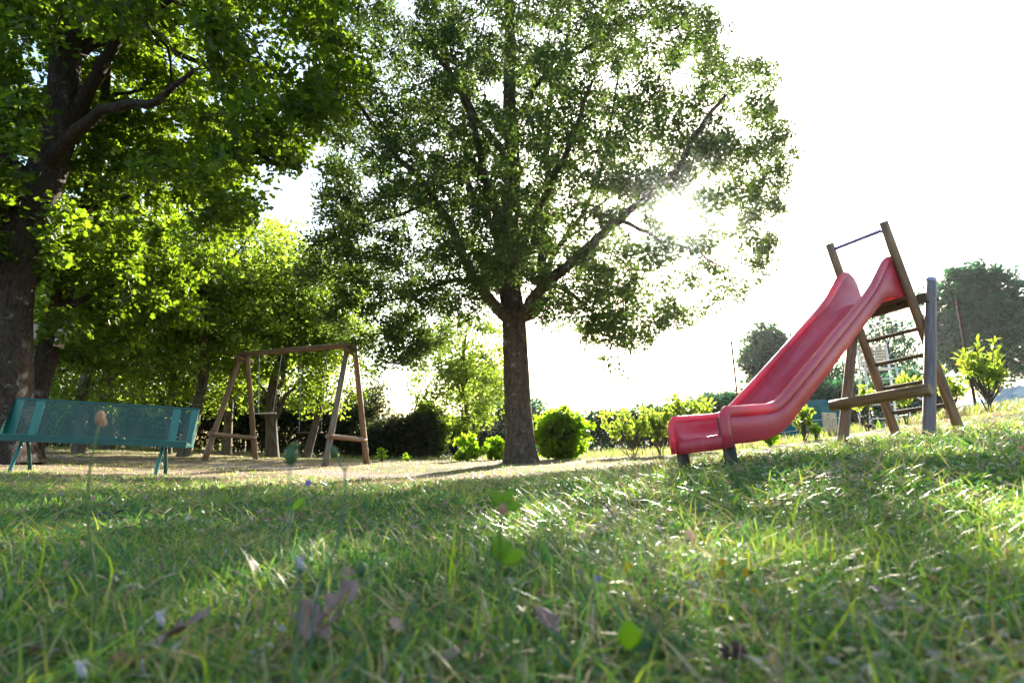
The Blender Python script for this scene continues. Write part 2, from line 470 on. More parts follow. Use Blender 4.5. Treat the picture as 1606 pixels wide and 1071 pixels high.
def leaves(centres, size, kind, up=0.5, out=None, droop=.25, wid=1.0):
    n = len(centres)
    T, F = LEAF[kind]
    T = T * np.array([wid, 1, 1])
    nrm = rng.normal(0, 1, (n, 3)); nrm[:, 2] += up * 2
    nrm /= np.linalg.norm(nrm, axis=1)[:, None]
    d = rng.normal(0, 1, (n, 3))
    if out is not None: d += out * 1.6
    d[:, 2] -= droop
    d -= nrm * (d * nrm).sum(1)[:, None]
    d /= np.linalg.norm(d, axis=1)[:, None] + 1e-9
    s = np.cross(d, nrm)
    sz = size * rng.uniform(.6, 1.25, n)
    V = centres[:, None] + sz[:, None, None] * (T[None, :, 0:1] * s[:, None] + T[None, :, 1:2] * d[:, None] + T[None, :, 2:3] * nrm[:, None])
    FF = (F[None] + (np.arange(n) * len(T))[:, None, None]).reshape(-1, 3)
    lv = np.repeat(rng.random(n), len(T))
    return V.reshape(-1, 3), FF, lv

def merge(parts):
    Vs, Fs, As, o = [], [], [], 0
    for V, F, A in parts:
        Vs.append(V); Fs.append(F + o); As.append(A); o += len(V)
    return np.concatenate(Vs), np.concatenate(Fs), np.concatenate(As)

# ------------------------------------------------------------------ trees
def smooth_line(pts, n):
    pts = np.asarray(pts, float)
    if len(pts) == 2: pts = np.array([pts[0], pts.mean(0), pts[1]])
    d = np.r_[0, np.cumsum(np.linalg.norm(np.diff(pts, axis=0), axis=1))]
    t = np.linspace(0, d[-1], n)
    ext = np.vstack([2 * pts[0] - pts[1], pts, 2 * pts[-1] - pts[-2]])
    out = []
    for u in t:
        k = min(max(np.searchsorted(d, u) - 1, 0), len(pts) - 2)
        f = (u - d[k]) / (d[k + 1] - d[k] + 1e-9)
        p0, p1, p2, p3 = ext[k:k + 4]
        out.append(.5 * ((2 * p1) + (-p0 + p2) * f + (2 * p0 - 5 * p1 + 4 * p2 - p3) * f * f + (-p0 + 3 * p1 - 3 * p2 + p3) * f ** 3))
    return np.array(out)

def tree(name, label, cat, trunk, limbs, centres, leaf, lmat, bmat, r_base, r_top, lsize, per, crad, group=None,
         limb_r=.5, flare=.0, sides=14, up=.5, droop=.25, twig_r=.006, name_leaf='crown', min_limb=.05, wid=1.0, rough=.05):
    """trunk: polyline; limbs: polylines starting near the trunk; centres: leaf cluster centres"""
    base = np.array(trunk[0], float)
    t = thing(name, label, cat, tuple(base), group)
    pts, par, rad = [], [], []
    tl = smooth_line(trunk, max(10, int(np.linalg.norm(np.diff(np.array(trunk), axis=0), axis=1).sum() / .15)))
    k = len(tl)
    f = np.linspace(0, 1, k)
    tr = r_base * (1 - f) + r_top * f
    if flare:
        hh = np.linalg.norm(tl - tl[0], axis=1)
        tr = tr * (1 + flare * np.exp(-hh / .28))
    chains = [('trunk', tl, tr)]
    pts = list(tl); rad = list(tr)
    for lb in limbs:
        lb = np.array(lb, float)
        n = max(5, int(np.linalg.norm(np.diff(lb, axis=0), axis=1).sum() / .18))
        l = smooth_line(lb, n)
        l[1:-1] += rng.normal(0, .018, (n - 2, 3))
        A = np.array(pts)
        j = int(np.argmin(((A - l[0]) ** 2).sum(1)))
        r0 = min(rad[j] * .85, max(rad[j] * limb_r, .02))
        l[0] = A[j]
        rr = np.linspace(r0, max(r0 * .22, .012), n)
        chains.append(('branch', l, rr))
        pts += list(l[1:]); rad += list(rr[1:])
    A = np.array(pts); Rr = np.array(rad)
    # twigs: each leaf cluster joins the nearest wood
    centres = np.asarray(centres, float)
    d0 = np.array([((A - c) ** 2).sum(1).min() for c in centres])
    order = np.argsort(d0)
    cap = len(A) + len(centres) * 5 + 10
    AA = np.zeros((cap, 3)); AA[:len(A)] = A; RR = np.zeros(cap); RR[:len(A)] = Rr; m = len(A)
    bc = np.linalg.norm(AA[:cap] - base, axis=1)
    twV, twF, tip = [], [], []
    o = 0
    for ci in order:
        c = centres[ci]
        dd = np.linalg.norm(AA[:m] - c, axis=1)
        pen = np.maximum(0, bc[:m] - np.linalg.norm(c - base)) * 1.5 + np.maximum(0, AA[:m, 2] - c[2]) * .5
        j = int(np.argmin(dd + pen))
        p0 = AA[j]; L = dd[j]
        mid = (p0 + c) / 2 + np.array([0, 0, .12 * L]) + rng.normal(0, .06 * L, 3)
        seg = np.array([p0, (p0 + mid) / 2 + rng.normal(0, .03 * L, 3), mid, (mid + c) / 2 + rng.normal(0, .03 * L, 3), c])
        r0 = min(RR[j] * .7, twig_r + L * .012)
        r0 = max(r0, twig_r)
        rr = np.linspace(r0, twig_r * .6, 5)
        V, F = tube_arrays(seg, rr, 3 if r0 < .02 else 5)
        twV.append(V); twF.append(F + o); o += len(V)
        AA[m:m + 4] = seg[1:]; RR[m:m + 4] = rr[1:]; bc[m:m + 4] = np.linalg.norm(seg[1:] - base, axis=1); m += 4
        tip.append((seg, L))
    # leaves along the ends of twigs
    cs, od = [], []
    for seg, L in tip:
        k = max(4, int(per * rng.uniform(.6, 1.4)))
        dirs = rng.normal(0, 1, (k, 3)); dirs /= np.linalg.norm(dirs, axis=1)[:, None]
        q = dirs * (crad * rng.random(k) ** .45)[:, None] * np.array([1, 1, .75])
        # pull into sprays: several sub-twigs
        ns = 5
        sp = rng.normal(0, 1, (ns, 3)); sp /= np.linalg.norm(sp, axis=1)[:, None]
        a = rng.integers(0, ns, k)
        w = rng.random(k) ** .8
        q = .45 * q + .75 * crad * sp[a] * w[:, None] * np.array([1, 1, .8])
        f = rng.random(k) < .8
        ctr = np.where(f[:, None], seg[-1], seg[-2] + (seg[-1] - seg[-2]) * rng.random((k, 1)))
        cs.append(ctr + q); od.append(dirs * .5 + sp[a])
    cs = np.concatenate(cs); od = np.concatenate(od)
    V, F, lv = leaves(cs, lsize, leaf, up, od, droop, wid)
    me = make_mesh(name_leaf, V - base, F, lmat, {'lv': lv})
    obj(name_leaf, me, t, kind='stuff')
    if twV:
        me = make_mesh('twigs', np.concatenate(twV) - base, np.concatenate(twF), M_twig, smooth=True)
        obj('twigs', me, t, kind='stuff')
    for nm, l, rr in chains:
        s = sides if nm == 'trunk' else (10 if rr[0] > .06 else 6)
        if flare and nm == 'trunk': l = l.copy(); s = 28
        V, F = tube_arrays(l, rr, s, rough, len(V))
        me = make_mesh(nm, V - base, F, bmat, smooth=True)
        obj(nm, me, t)
    return t

def ell(c, r, n, shell=.5, jit=0):
    """points in an ellipsoid, biased outward"""
    d = rng.normal(0, 1, (n, 3)); d /= np.linalg.norm(d, axis=1)[:, None]
    q = rng.random(n) ** shell
    return np.array(c) + d * q[:, None] * np.array(r)

def in_poly(x, y, poly):
    poly = np.array(poly, float); c = np.zeros(x.shape, bool)
    for (x1, y1), (x2, y2) in zip(poly, np.roll(poly, -1, 0)):
        k = ((y1 > y) != (y2 > y)) & (x < (x2 - x1) * (y - y1) / (y2 - y1 + 1e-12) + x1)
        c ^= k
    return c

# --- the large middle oak
TD = 11.0
def T(px, py, dy=0.0): return P(px, py, TD) * np.array([1, 1, 1]) + np.array([0, dy, 0])
def main_tree():
    b = P(816, 722, TD); b[2] = g1(b[0], TD) - .05
    trunk = [b, T(812, 640), T(809, 560), T(806, 500), T(799, 440, .1), T(798, 366, .2), T(804, 261, .25), T(799, 157, .2), T(800, 20, .1), T(796, -120, 0)]
    L = [
        [T(806, 510), T(765, 471, -.3), T(747, 450, -.4), T(720, 392, -.7), T(689, 340, -1.1), T(637, 293, -1.5), T(590, 230, -1.8)],
        [T(747, 450, -.4), T(705, 445, -.2), T(637, 460, .2), T(570, 470, .5)],
        [T(800, 480), T(781, 366, .5), T(762, 314, .8), T(731, 267, 1.0), T(720, 157, 1.3), T(715, 10, 1.5)],
        [T(808, 500), T(846, 471, .3), T(854, 356, .6), T(862, 209, .6), T(867, 115, .7), T(893, 42, .8), T(900, -60, .8)],
        [T(808, 505), T(841, 471, -.4), T(888, 434, -.9), T(951, 387, -1.4), T(1020, 335, -1.8), T(1046, 290, -2.0), T(1080, 245, -2.1)],
        [T(841, 471, -.4), T(877, 387, .1), T(914, 330, .3), T(945, 261, .6), T(966, 173, .9), T(985, 60, 1.1), T(990, -40, 1.1)],
        [T(914, 330, .3), T(975, 290, .2), T(1029, 215, .1), T(1090, 170, 0)],
        [T(805, 490), T(815, 400, 1.4), T(850, 300, 2.6), T(900, 230, 3.2)],
        [T(805, 490), T(770, 400, 1.4), T(700, 300, 2.4), T(650, 260, 3.0)],
        [T(803, 440), T(830, 380, -1.2), T(870, 330, -2.2), T(900, 260, -2.8)],
        [T(799, 400), T(770, 340, -1.3), T(740, 250, -2.2), T(690, 200, -2.8)],
        [T(689, 340, -1.1), T(660, 370, -1.2), T(600, 390, -1.2), T(540, 430, -1.1)],
        [T(720, 157, 1.3), T(660, 120, 1.2), T(620, 60, 1.0)],
        [T(951, 387, -1.4), T(1010, 412, -1.3), T(1070, 425, -1.1), T(1120, 450, -.9)],
        [T(804, 261), T(740, 190, -.5), T(690, 100, -.8)], [T(804, 200), T(850, 150, -.6), T(930, 110, -.9)],
        [T(637, 460, .2), T(640, 520, .3), T(655, 570, .4)], [T(860, 455, -.6), T(900, 480, -.6), T(940, 520, -.6)],
    ]
    poly = [(470, -60), (490, 120), (515, 240), (505, 340), (470, 420), (480, 490), (540, 545), (585, 560), (640, 580), (690, 545), (720, 500), (780, 520), (845, 525),
            (870, 500), (920, 548), (965, 555), (1005, 570), (1050, 525), (1120, 490), (1165, 455), (1205, 430), (1215, 350), (1235, 290), (1245, 215), (1200, 160), (1222, 90),
            (1140, 100), (1125, 40), (1105, -30), (1050, -200), (830, -260), (600, -180)]
    cx, cz = 850, 200
    pts = []
    while len(pts) < 3000:
        n = 4000
        x = rng.uniform(460, 1250, n); y = rng.uniform(-260, 590, n)
        ok = in_poly(x, y, poly)
        for hx, hy, hr in ((1070, 345, 26), (1066, 126, 26)):
            ok &= np.hypot(x - hx, y - hy) > hr
        ok &= (rng.random(n) < 1 - .68 * np.exp(-(((x - 1115) / 85) ** 2 + ((y - 428) / 62) ** 2) ** 1.5))      # the thin side below the sun
        ok &= x > 0                       # the gap through which the sun shines
        ok &= ~((y > 440) & (np.abs(x - 812) < 38))
        ok &= (vnoise(x, y, 46, 11) * .6 + vnoise(x, y, 22, 12) * .4) + .3 * np.exp(-(np.hypot(x - 1095, y - 325) / 62) ** 4) > .295      # openings between the sprays
        for xx, yy in zip(x[ok], y[ok]):
            rx = math.hypot((xx - cx) / 395, (yy - cz) / 400)
            th = 3.6 * math.sqrt(max(.06, 1 - min(rx, 1) ** 2))
            pts.append(T(xx, yy, rng.uniform(-th, th)))
    # keep the outline the same for points in front of and behind the trunk plane
    pts = [p * np.array([1 + (p[1] - TD) / TD, 1, 1]) + np.array([0, 0, (p[1] - TD) / TD * (p[2] - CAM_Z)]) for p in pts[:3000]]
    for l in L:
        sl = smooth_line(np.array(l), 14)[4:]
        for q in sl:
            for _ in range(2): pts.append(q + rng.normal(0, .28, 3))
    pts = [q for q in pts if math.hypot(q[0] / q[1] - .317, (q[2] - CAM_Z) / q[1] - .413) > .030]
    tree('oak_tree', 'large oak in the middle of the lawn with the low sun shining through its crown', 'tree', trunk, L, pts, 'rhomb', M_leaf_main, M_bark,
         .275, .06, .088, 84, .31, limb_r=.55, flare=.38, wid=.95, twig_r=.007)
main_tree()

# --- the big old oak at the left edge
BOUGHS = [[(8, 500), (40, 364), (72, 275), (95, 190), (112, 90)], [(100, 190), (159, 135), (224, 89), (300, 75)], [(70, 270), (117, 252), (173, 229), (252, 217), (300, 222)]]
def old_tree():
    D = 8.3
    def Q(px, py, dy=0.0): return P(px, py, D) + np.array([0, dy, 0])
    b = Q(2, 712); b[2] = g1(b[0], D) - .05
    trunk = [b, Q(8, 600), Q(14, 470), Q(40, 364), Q(72, 275), Q(95, 190), Q(112, 90, -.1), Q(130, -60, -.2), Q(140, -250, -.2)]
    L = [[Q(100, 190), Q(121, 177), Q(159, 135, -.2), Q(224, 89, -.5), Q(262, 72, -.7), Q(320, 75, -1.0), Q(400, 40, -1.3)],
         [Q(70, 270), Q(117, 252, -.3), Q(173, 229, -.6), Q(252, 217, -.9), Q(310, 226, -1.1), Q(380, 200, -1.4)],
         [Q(262, 72, -.7), Q(300, 130, -.6), Q(280, 190, -.4)],
         [Q(112, 90), Q(170, 20, .4), Q(260, -60, .8), Q(380, -90, .9)],
         [Q(110, 100), Q(60, 40, -.6), Q(-20, -40, -1.2)], [Q(60, 300), Q(10, 240, -.6), Q(-60, 200, -1.0)],
         [Q(112, 60), Q(200, -20, -1.2), Q(330, -60, -2.0), Q(450, -60, -2.4)],
         [Q(40, 360), Q(20, 320, -.8), Q(50, 250, -1.4), Q(100, 180, -1.8)],
         [Q(120, 0), Q(220, 0, 1.5), Q(330, 10, 2.2)], [Q(320, 75, -1.0), Q(420, 120, -1.1), Q(470, 180, -1.2)]]
    poly = [(-150, -300), (-150, 440), (-20, 430), (30, 460), (90, 420), (120, 330), (180, 310), (240, 290), (300, 310), (330, 360), (390, 335), (425, 320), (445, 270), (480, 215), (535, 180),
            (572, 100), (560, 0), (600, -150), (500, -300)]
    pts = []
    while len(pts) < 1150:
        n = 3000
        x = rng.uniform(-150, 600, n); y = rng.uniform(-300, 460, n)
        ok = in_poly(x, y, poly)
        ok &= (vnoise(x + 500, y + 400, 60, 21) * .6 + vnoise(x + 500, y + 400, 28, 22) * .4) > .38
        ok &= np.hypot(x - 70, y - 110) > 30
        for xx, yy in zip(x[ok], y[ok]):
            s = math.hypot((xx - 200) / 400, (yy + 20) / 420)
            th = 2.4 * math.sqrt(max(.1, 1 - min(1, s) ** 2))
            dy = rng.uniform(-th * .8, th * 1.1)
            if min(dist_poly(np.array([xx]), np.array([yy]), np.array(l, float))[0] for l in BOUGHS) < 42: dy = abs(dy) + .7
            pts.append(P(xx, yy, D - .3 + dy))
    tree('old_oak_tree', 'big old oak with lichened trunk cut by the left edge, dark boughs over the bench', 'tree', trunk, L, pts[:1150], 'oak6', M_leaf_old, M_bark_old,
         .34, .11, .115, 70, .36, limb_r=.5, flare=.55, sides=20, wid=1.05, twig_r=.008)
    # second, leaning trunk behind the bench
    D2 = 9.6
    def W(px, py, dy=0.0): return P(px, py, D2) + np.array([0, dy, 0])
    b = W(42, 700); b[2] = g1(b[0], D2) - .05
    trunk = [b, W(58, 610), W(74, 560), W(92, 490), W(112, 410), (W(140, 310)), W(156, 230), W(165, 150), W(172, 40)]
    L = [[W(92, 490), W(150, 470, -.2), W(190, 455, -.3), W(230, 470, -.4)], [W(135, 330), W(175, 300, .3), W(210, 250, .6)],
         [W(150, 300), W(190, 318, -.5), W(235, 310, -.8)], [W(110, 420), W(80, 360, .5), W(40, 330, .9)], [W(165, 150), W(230, 130, .2), W(300, 120, .4)]]
    pts = []
    poly = [(20, 100), (30, 560), (75, 575), (110, 540), (150, 560), (190, 520), (235, 505), (250, 440), (280, 360), (330, 300), (330, 120), (200, 60)]
    while len(pts) < 420:
        x = rng.uniform(20, 340, 2000); y = rng.uniform(60, 570, 2000)
        ok = in_poly(x, y, poly) & ((vnoise(x, y, 40, 31)) > .35)
        for xx, yy, nr in zip(x[ok], y[ok], dist_poly(x[ok], y[ok], np.array([(42., 700), (74, 560), (92, 490), (112, 410), (140, 310), (156, 230)])) < 26): pts.append(W(xx, yy, rng.uniform(.4, 1.8) if nr else rng.uniform(-1.0, 1.8)))
    tree('leaning_oak_tree', 'leaning oak behind the left end of the bench, white box on its trunk', 'tree', trunk, L, pts[:420], 'oak6', M_leaf_old, M_bark_old,
         .20, .05, .11, 66, .33, limb_r=.5, flare=.4, twig_r=.007, wid=1.05)
old_tree()

# --- the wood behind bench and swings
def wood_tree(px, D, lean, w, ptop, label, cat='tree', r=.13, n=170, lm=M_leaf_wood, low=.32, per=56, size=.125, grp='trees of the wood behind the swings', crad=.5, fork=None):
    x = (px - 803) / 907. * D
    z = g1(x, D)
    H = P(px, ptop, D)[2] - z
    b = np.array([x, D, z - .05])
    top = np.array([x + lean, D + rng.uniform(-.5, .5), z + H * .88])
    m1 = b + (top - b) * .35 + rng.normal(0, .12, 3) * np.array([1, 1, 0])
    m2 = b + (top - b) * .65 + rng.normal(0, .18, 3) * np.array([1, 1, 0])
    trunk = [b, m1, m2, top]
    n = int(n * 1.6)
    low = low * .45
    L = []
    for k in range(7):
        f = .3 + .6 * k / 7
        s = b + (top - b) * f
        a = rng.uniform(0, 6.28)
        q = w * (.75 - .3 * f)
        e = s + np.array([math.cos(a) * q, math.sin(a) * q, H * rng.uniform(.08, .2)])
        L.append([s, (s + e) / 2 + np.array([0, 0, .1 * H * rng.random()]), e])
    if fork: L += fork(b, x, D, z, H)
    c = ell((x + lean * .7, D, z + H * (low + 1) / 2), (w, w * .9, H * (1 - low) / 2), n, .6)
    tree('woodland_tree', label, cat, trunk, L, c, 'rhomb', lm, M_bark_far, r, .03, size, per, crad, group=grp, limb_r=.5, sides=8, flare=.2, twig_r=.008, wid=1.25, rough=.03)

def pitch_fork(px1, py1, px2, py2, Dd):
    def f(b, x, D, z, H):
        return [[P(px1, py1, Dd), (P(px1, py1, Dd) + P(px2, py2, Dd)) / 2 + np.array([-.1, 0, .1]), P(px2, py2, Dd)]]
    return f
wood_tree(126, 13.0, .4, 2.0, 330, 'dark trunked tree seen above the left half of the bench backrest', r=.14, n=150, low=.35)
wood_tree(168, 17.0, -.3, 2.4, 300, 'tree whose short pale trunk foot shows under the middle of the bench', r=.2, n=170, low=.2)
wood_tree(264, 15.0, .1, 1.9, 300, 'tree with a thin dark straight trunk above the right end of the bench', r=.09, n=150, low=.3)
wood_tree(290, 14.0, .6, 2.1, 310, 'tree with a pale trunk and a long bough reaching right over the swing frame', r=.15, n=150, low=.36,
          fork=lambda b, x, D, z, H: [[P(292, 590, 14), P(318, 545, 14), P(350, 515, 13.9), P(420, 520, 13.7)], [P(296, 560, 14), P(330, 490, 13.9), P(375, 465, 13.8), P(410, 400, 13.8)]])
wood_tree(356, 16.5, -.2, 2.0, 330, 'slim pale trunked tree seen between the legs of the left swing frame', r=.13, n=150, low=.35)
wood_tree(428, 16.0, .5, 2.0, 350, 'tree with a crooked forked trunk just below the left swing seat', r=.17, n=150, low=.42,
          fork=lambda b, x, D, z, H: [[P(431, 665, 16), P(445, 625, 16), P(470, 600, 15.9), P(500, 570, 15.8)], [P(429, 670, 16), P(418, 620, 16), P(395, 590, 16)]])
wood_tree(481, 17.0, .4, 1.9, 400, 'tree with a slim upright trunk behind the lower swing seat', r=.12, n=120, low=.42)
wood_tree(60, 16.0, .3, 2.6, 290, 'dense tree at the left of the wood behind the leaning trunk', r=.16, n=190, low=.15)
wood_tree(210, 20.0, .0, 3.0, 320, 'broad tree at the back of the wood behind the middle of the bench', r=.17, n=230, low=.1, size=.15, crad=.6)
wood_tree(395, 22.0, .0, 3.0, 345, 'broad tree at the back of the wood behind the swing frame', r=.17, n=210, low=.1, size=.15, crad=.6)
wood_tree(-30, 20.0, .0, 3.2, 280, 'broad tree at the far left back of the wood', r=.17, n=190, low=.05, size=.15, crad=.6)
wood_tree(722, 21.0, .2, 2.1, 490, 'tree with bright low foliage left of the middle oak trunk, behind the net', r=.12, n=120, low=.35, size=.14)

# shrubby mass along the back of the wood
def hedge(name, label, cat, xs, ys, h, thick, n, lm, size=.11, per=42, crad=.42, group=None, leaf='rhomb', topn=.35, kind=None, wid=1.1):
    x = np.interp(rng.random(n), np.linspace(0, 1, len(xs)), xs)
    y = np.interp((x - xs[0]) / (xs[-1] - xs[0]), np.linspace(0, 1, len(ys)), ys)
    y = y + rng.uniform(-thick, thick, n)
    g = gz(x, y)
    hh = h * (1 - topn * vnoise(x + 50, y + 50, 1.1, 41))
    z = g + .12 + hh * rng.random(n) ** .75
    c = np.c_[x, y, z]
    cs = np.repeat(c, per, 0)
    q = rng.normal(0, 1, cs.shape); q /= np.linalg.norm(q, axis=1)[:, None]
    cs = cs + q * (crad * rng.random(len(cs)) ** .5)[:, None]
    cs[:, 2] = np.maximum(cs[:, 2], gz(cs[:, 0], cs[:, 1]) + .02) if len(cs) < 60000 else cs[:, 2]
    V, F, lv = leaves(cs, size, leaf, .3, q, .2, wid)
    base = np.array([xs[0] * .5 + xs[-1] * .5, ys[0] * .5 + ys[-1] * .5, 0]); base[2] = g1(base[0], base[1])
    t = thing(name, label, cat, tuple(base), group)
    obj('foliage', make_mesh('foliage', V - base, F, lm, {'lv': lv}), t, kind='stuff')
    # stems
    Vs, Fs, o = [], [], 0
    for k in range(max(6, n // 5)):
        i = rng.integers(0, n)
        p0 = np.array([x[i] + rng.uniform(-.2, .2), y[i], g[i] - .05])
        V_, F_ = tube_arrays(np.array([p0, (p0 + c[i]) / 2 + rng.normal(0, .08, 3), c[i]]), np.array([.03, .02, .008]), 5)
        Vs.append(V_); Fs.append(F_ + o); o += len(V_)
    obj('stems', make_mesh('stems', np.concatenate(Vs) - base, np.concatenate(Fs), M_twig, smooth=True), t, kind='stuff')
    return t
hedge('hedge', 'dark shaggy hedge along the back of the wood behind bench and swings', 'hedge', [-25, -5.0], [22, 22], 2.6, 1.0, 1300, M_leaf_hedge, .17, 50, .5, topn=.45)
hedge('hedge', 'dark feathery hedge right of the swings, ending at the net post', 'hedge', [-5.4, -2.7], [20.5, 20.5], 1.75, .5, 330, M_leaf_hedge, .14, 50, .34, topn=.6)
hedge('hedge', 'grey green hedge behind the wire fence right of the middle oak', 'hedge', [1.2, 9.5], [21, 19], 1.3, .5, 480, M_leaf_dark, .14, 50, .38, topn=.35)
hedge('hedge', 'low dark undergrowth behind the net beside the middle oak', 'hedge', [-3.0, 1.2], [27, 24.5], 2.3, .7, 380, M_leaf_dark, .16, 50, .5, topn=.5)
hedge('hedge', 'dark undergrowth behind the wire fence below the slide ladder', 'hedge', [9.5, 13.2], [18.5, 17.8], 1.6, .5, 300, M_leaf_dark, .14, 46, .4, topn=.5)

def round_tree(px, pw, ptop, pbot, D, label, n, lm=M_leaf_dark, size=.16, per=60, crad=.5, name='round_tree', depth=.8, up=.4):
    c1, c2 = P(px - pw / 2, (ptop + pbot) / 2, D), P(px + pw / 2, (ptop + pbot) / 2, D)
    t_, b_ = P(px, ptop, D), P(px, pbot, D)
    w = (c2[0] - c1[0]) / 2; h = (t_[2] - b_[2]) / 2
    c = np.array([(c1[0] + c2[0]) / 2, D, (t_[2] + b_[2]) / 2])
    g = g1(c[0], D)
    base = np.array([c[0], D, g - .05])
    top = c + np.array([0, 0, h * .6])
    L = []
    for k in range(8):
        a = k * .9 + rng.random()
        s = base + (top - base) * (.3 + .5 * k / 8)
        L.append([s, s + np.array([math.cos(a) * w * .4, math.sin(a) * w * .3, h * .25]), s + np.array([math.cos(a) * w * .75, math.sin(a) * w * .6, h * .45])])
    n = int(n * 1.9)
    cs = ell(c, (w * .92, w * depth, h * .94), n, .5)
    tree(name, label, 'tree', [base, (base + top) / 2 + np.array([.1, 0, 0]), top], L, cs, 'rhomb', lm, M_bark_far, .16, .04, size, per, crad, limb_r=.5, sides=8, wid=1.2, up=up)
round_tree(1207, 96, 500, 655, 27, 'rounded dense tree beyond the fence just left of the slide chute', 210, size=.18, crad=.42)
round_tree(1537, 165, 405, 628, 30, 'large dark rounded tree beyond the fence right of the slide ladder', 300, size=.23, crad=.60, per=64)
round_tree(1392, 120, 470, 690, 24, 'open crowned tree beyond the fence seen between the ladder poles', 105, size=.15, per=40, crad=.5)
round_tree(1318, 100, 560, 690, 25, 'lower tree beyond the fence behind the left slide post', 75, size=.15, per=46)
round_tree(672, 76, 625, 722, 21, 'bushy dark tree standing just left of the net post', 110, M_leaf_wood, size=.13, per=44, crad=.36)
round_tree(590, 50, 628, 700, 27, 'small purple leaved tree rising behind the hedge right of the swings', 40, M_bronze, size=.13, per=30, crad=.4, name='purple_tree')
round_tree(545, 60, 645, 720, 23, 'pale yellow green shrub tree behind the right swing frame', 50, M_leaf_bush, size=.13, per=30, crad=.4, name='shrub_tree')
round_tree(765, 110, 560, 700, 29, 'hazy tree far behind the net left of the middle oak trunk', 110, M_leaf_wood, size=.17, per=40, crad=.6)

# ------------------------------------------------------------------ young laurels and bushes along the fence
def bush(name, label, px, pw, ptop, pbase, D, n, lm, size=.085, per=26, stems=5, open_=False, leaf='lance', grp='young laurels along the fence', crad=.12, wid=1.5, low=.0):
    x = (px - 803) / 907. * D
    z = g1(x, D)
    base = np.array([x, D, z])
    w = pw / 2 / 907. * D
    H = (pbase - ptop) / 907. * D * 1.0
    t = thing(name, label, 'bush' if w > .3 else 'sapling', tuple(base), grp)
    Vs, Fs, o = [], [], 0
    tips = []
    for k in range(n):
        a = rng.uniform(0, 6.28); q = rng.random() ** (.5)
        f = rng.uniform(.1 + low, 1) if not open_ else rng.uniform(.45, 1)
        wid_h = math.sin(min(1, f * .9 + .12) * math.pi * .82) if not open_ else (.25 + .75 * f)
        wid_h *= .58 + .55 * math.sin(a * 2.3 + px) ** 2 + rng.uniform(-.08, .12)
        e = np.array([math.cos(a) * w * q * wid_h, math.sin(a) * w * .8 * q * wid_h, H * f * (1 - .15 * q) * rng.uniform(.88, 1.04)])
        s = np.array([e[0] * .15, e[1] * .15, 0 if k < stems else H * f * .25])
        m = (s + e) / 2 + rng.normal(0, .05 * H, 3) + np.array([e[0], e[1], 0]) * .1
        V_, F_ = tube_arrays(np.array([s, m, e]), np.array([.012 if k < stems else .006, .007, .003]), 5)
        Vs.append(V_); Fs.append(F_ + o); o += len(V_)
        tips.append((m, e))
    cs, od = [], []
    for m, e in tips:
        k = per
        u = rng.random(k)[:, None] ** .5
        d = e - m
        q = rng.normal(0, 1, (k, 3)); q /= np.linalg.norm(q, axis=1)[:, None]
        cs.append(m + d * (.3 + .75 * u) + q * crad * .35 * rng.random((k, 1))); od.append(q * .9 + d / (np.linalg.norm(d) + 1e-6) * .9)
    V, F, lv = leaves(np.concatenate(cs), size, leaf, .1, np.concatenate(od), .0, wid)
    V[:, 2] = np.maximum(V[:, 2], .005)
    obj('leaves', make_mesh('leaves', V, F, lm, {'lv': lv}), t, kind='stuff')
    obj('stems', make_mesh('stems', np.concatenate(Vs), np.concatenate(Fs), M_twig, smooth=True), t, kind='stuff')
    return t
bush('laurel_bush', 'full bright green bush right behind the trunk of the middle oak', 878, 108, 634, 716, 12.6, 240, M_leaf_bush, .13, 18, 12, wid=1.7)
bush('laurel_bush', 'small bright bush left of the middle oak, first of two in front of the net', 732, 46, 678, 723, 13.2, 46, M_leaf_bush, .10, 18)
bush('laurel_bush', 'small bright bush half hidden by the left side of the middle oak trunk', 779, 48, 680, 716, 13.6, 50, M_leaf_bush, .10, 18)
bush('laurel_bush', 'open yellow green bush with dark forked stems left of the slide exit', 992, 115, 632, 712, 11.8, 50, M_leaf_young, .11, 13, 7, True)
bush('laurel_bush', 'yellow green shrub right behind the slide exit', 1082, 96, 604, 704, 11.0, 64, M_leaf_young, .10, 15, 7, True)
bush('laurel_bush', 'tall thin shrub just left of the slide exit lip', 1036, 40, 628, 708, 11.4, 30, M_leaf_young, .09, 16, 5, True)
bush('laurel_sapling', 'knee high leafy sapling under the lower bend of the slide', 1207, 26, 668, 702, 9.2, 14, M_leaf_bush, .085, 14, 3, leaf='lance')
bush('laurel_sapling', 'thin stemmed sapling in front of the teal screen', 1262, 48, 625, 690, 9.4, 22, M_leaf_young, .085, 16, 4, True)
bush('laurel_sapling', 'tiny sapling beside the wooden board', 1281, 20, 668, 695, 8.8, 9, M_leaf_bush, .07, 12, 2)
bush('laurel_sapling', 'sapling seen between the left slide post and the ladder', 1364, 44, 596, 678, 9.0, 13, M_leaf_young, .10, 12, 3, True)
bush('laurel_sapling', 'sapling seen through the rungs of the slide ladder', 1426, 46, 585, 668, 9.0, 13, M_leaf_young, .10, 12, 3, True)
bush('laurel_sapling', 'sapling just right of the slide ladder foot', 1500, 52, 582, 662, 8.6, 16, M_leaf_young, .10, 12, 3, True)
bush('laurel_sapling', 'tallest sapling at the right edge in front of the parked car', 1562, 78, 518, 652, 8.0, 30, M_leaf_young, .12, 15, 4, True, wid=1.0)
bush('weed_clump', 'small light green weed at the edge of the hedge by the right swing leg', 598, 20, 700, 721, 14.0, 10, M_leaf_bush, .08, 12, 3, grp='weeds along the hedge')
bush('weed_clump', 'small weed at the foot of the hedge right of the swings', 640, 16, 706, 722, 14.0, 8, M_leaf_bush, .07, 10, 3, grp='weeds along the hedge')

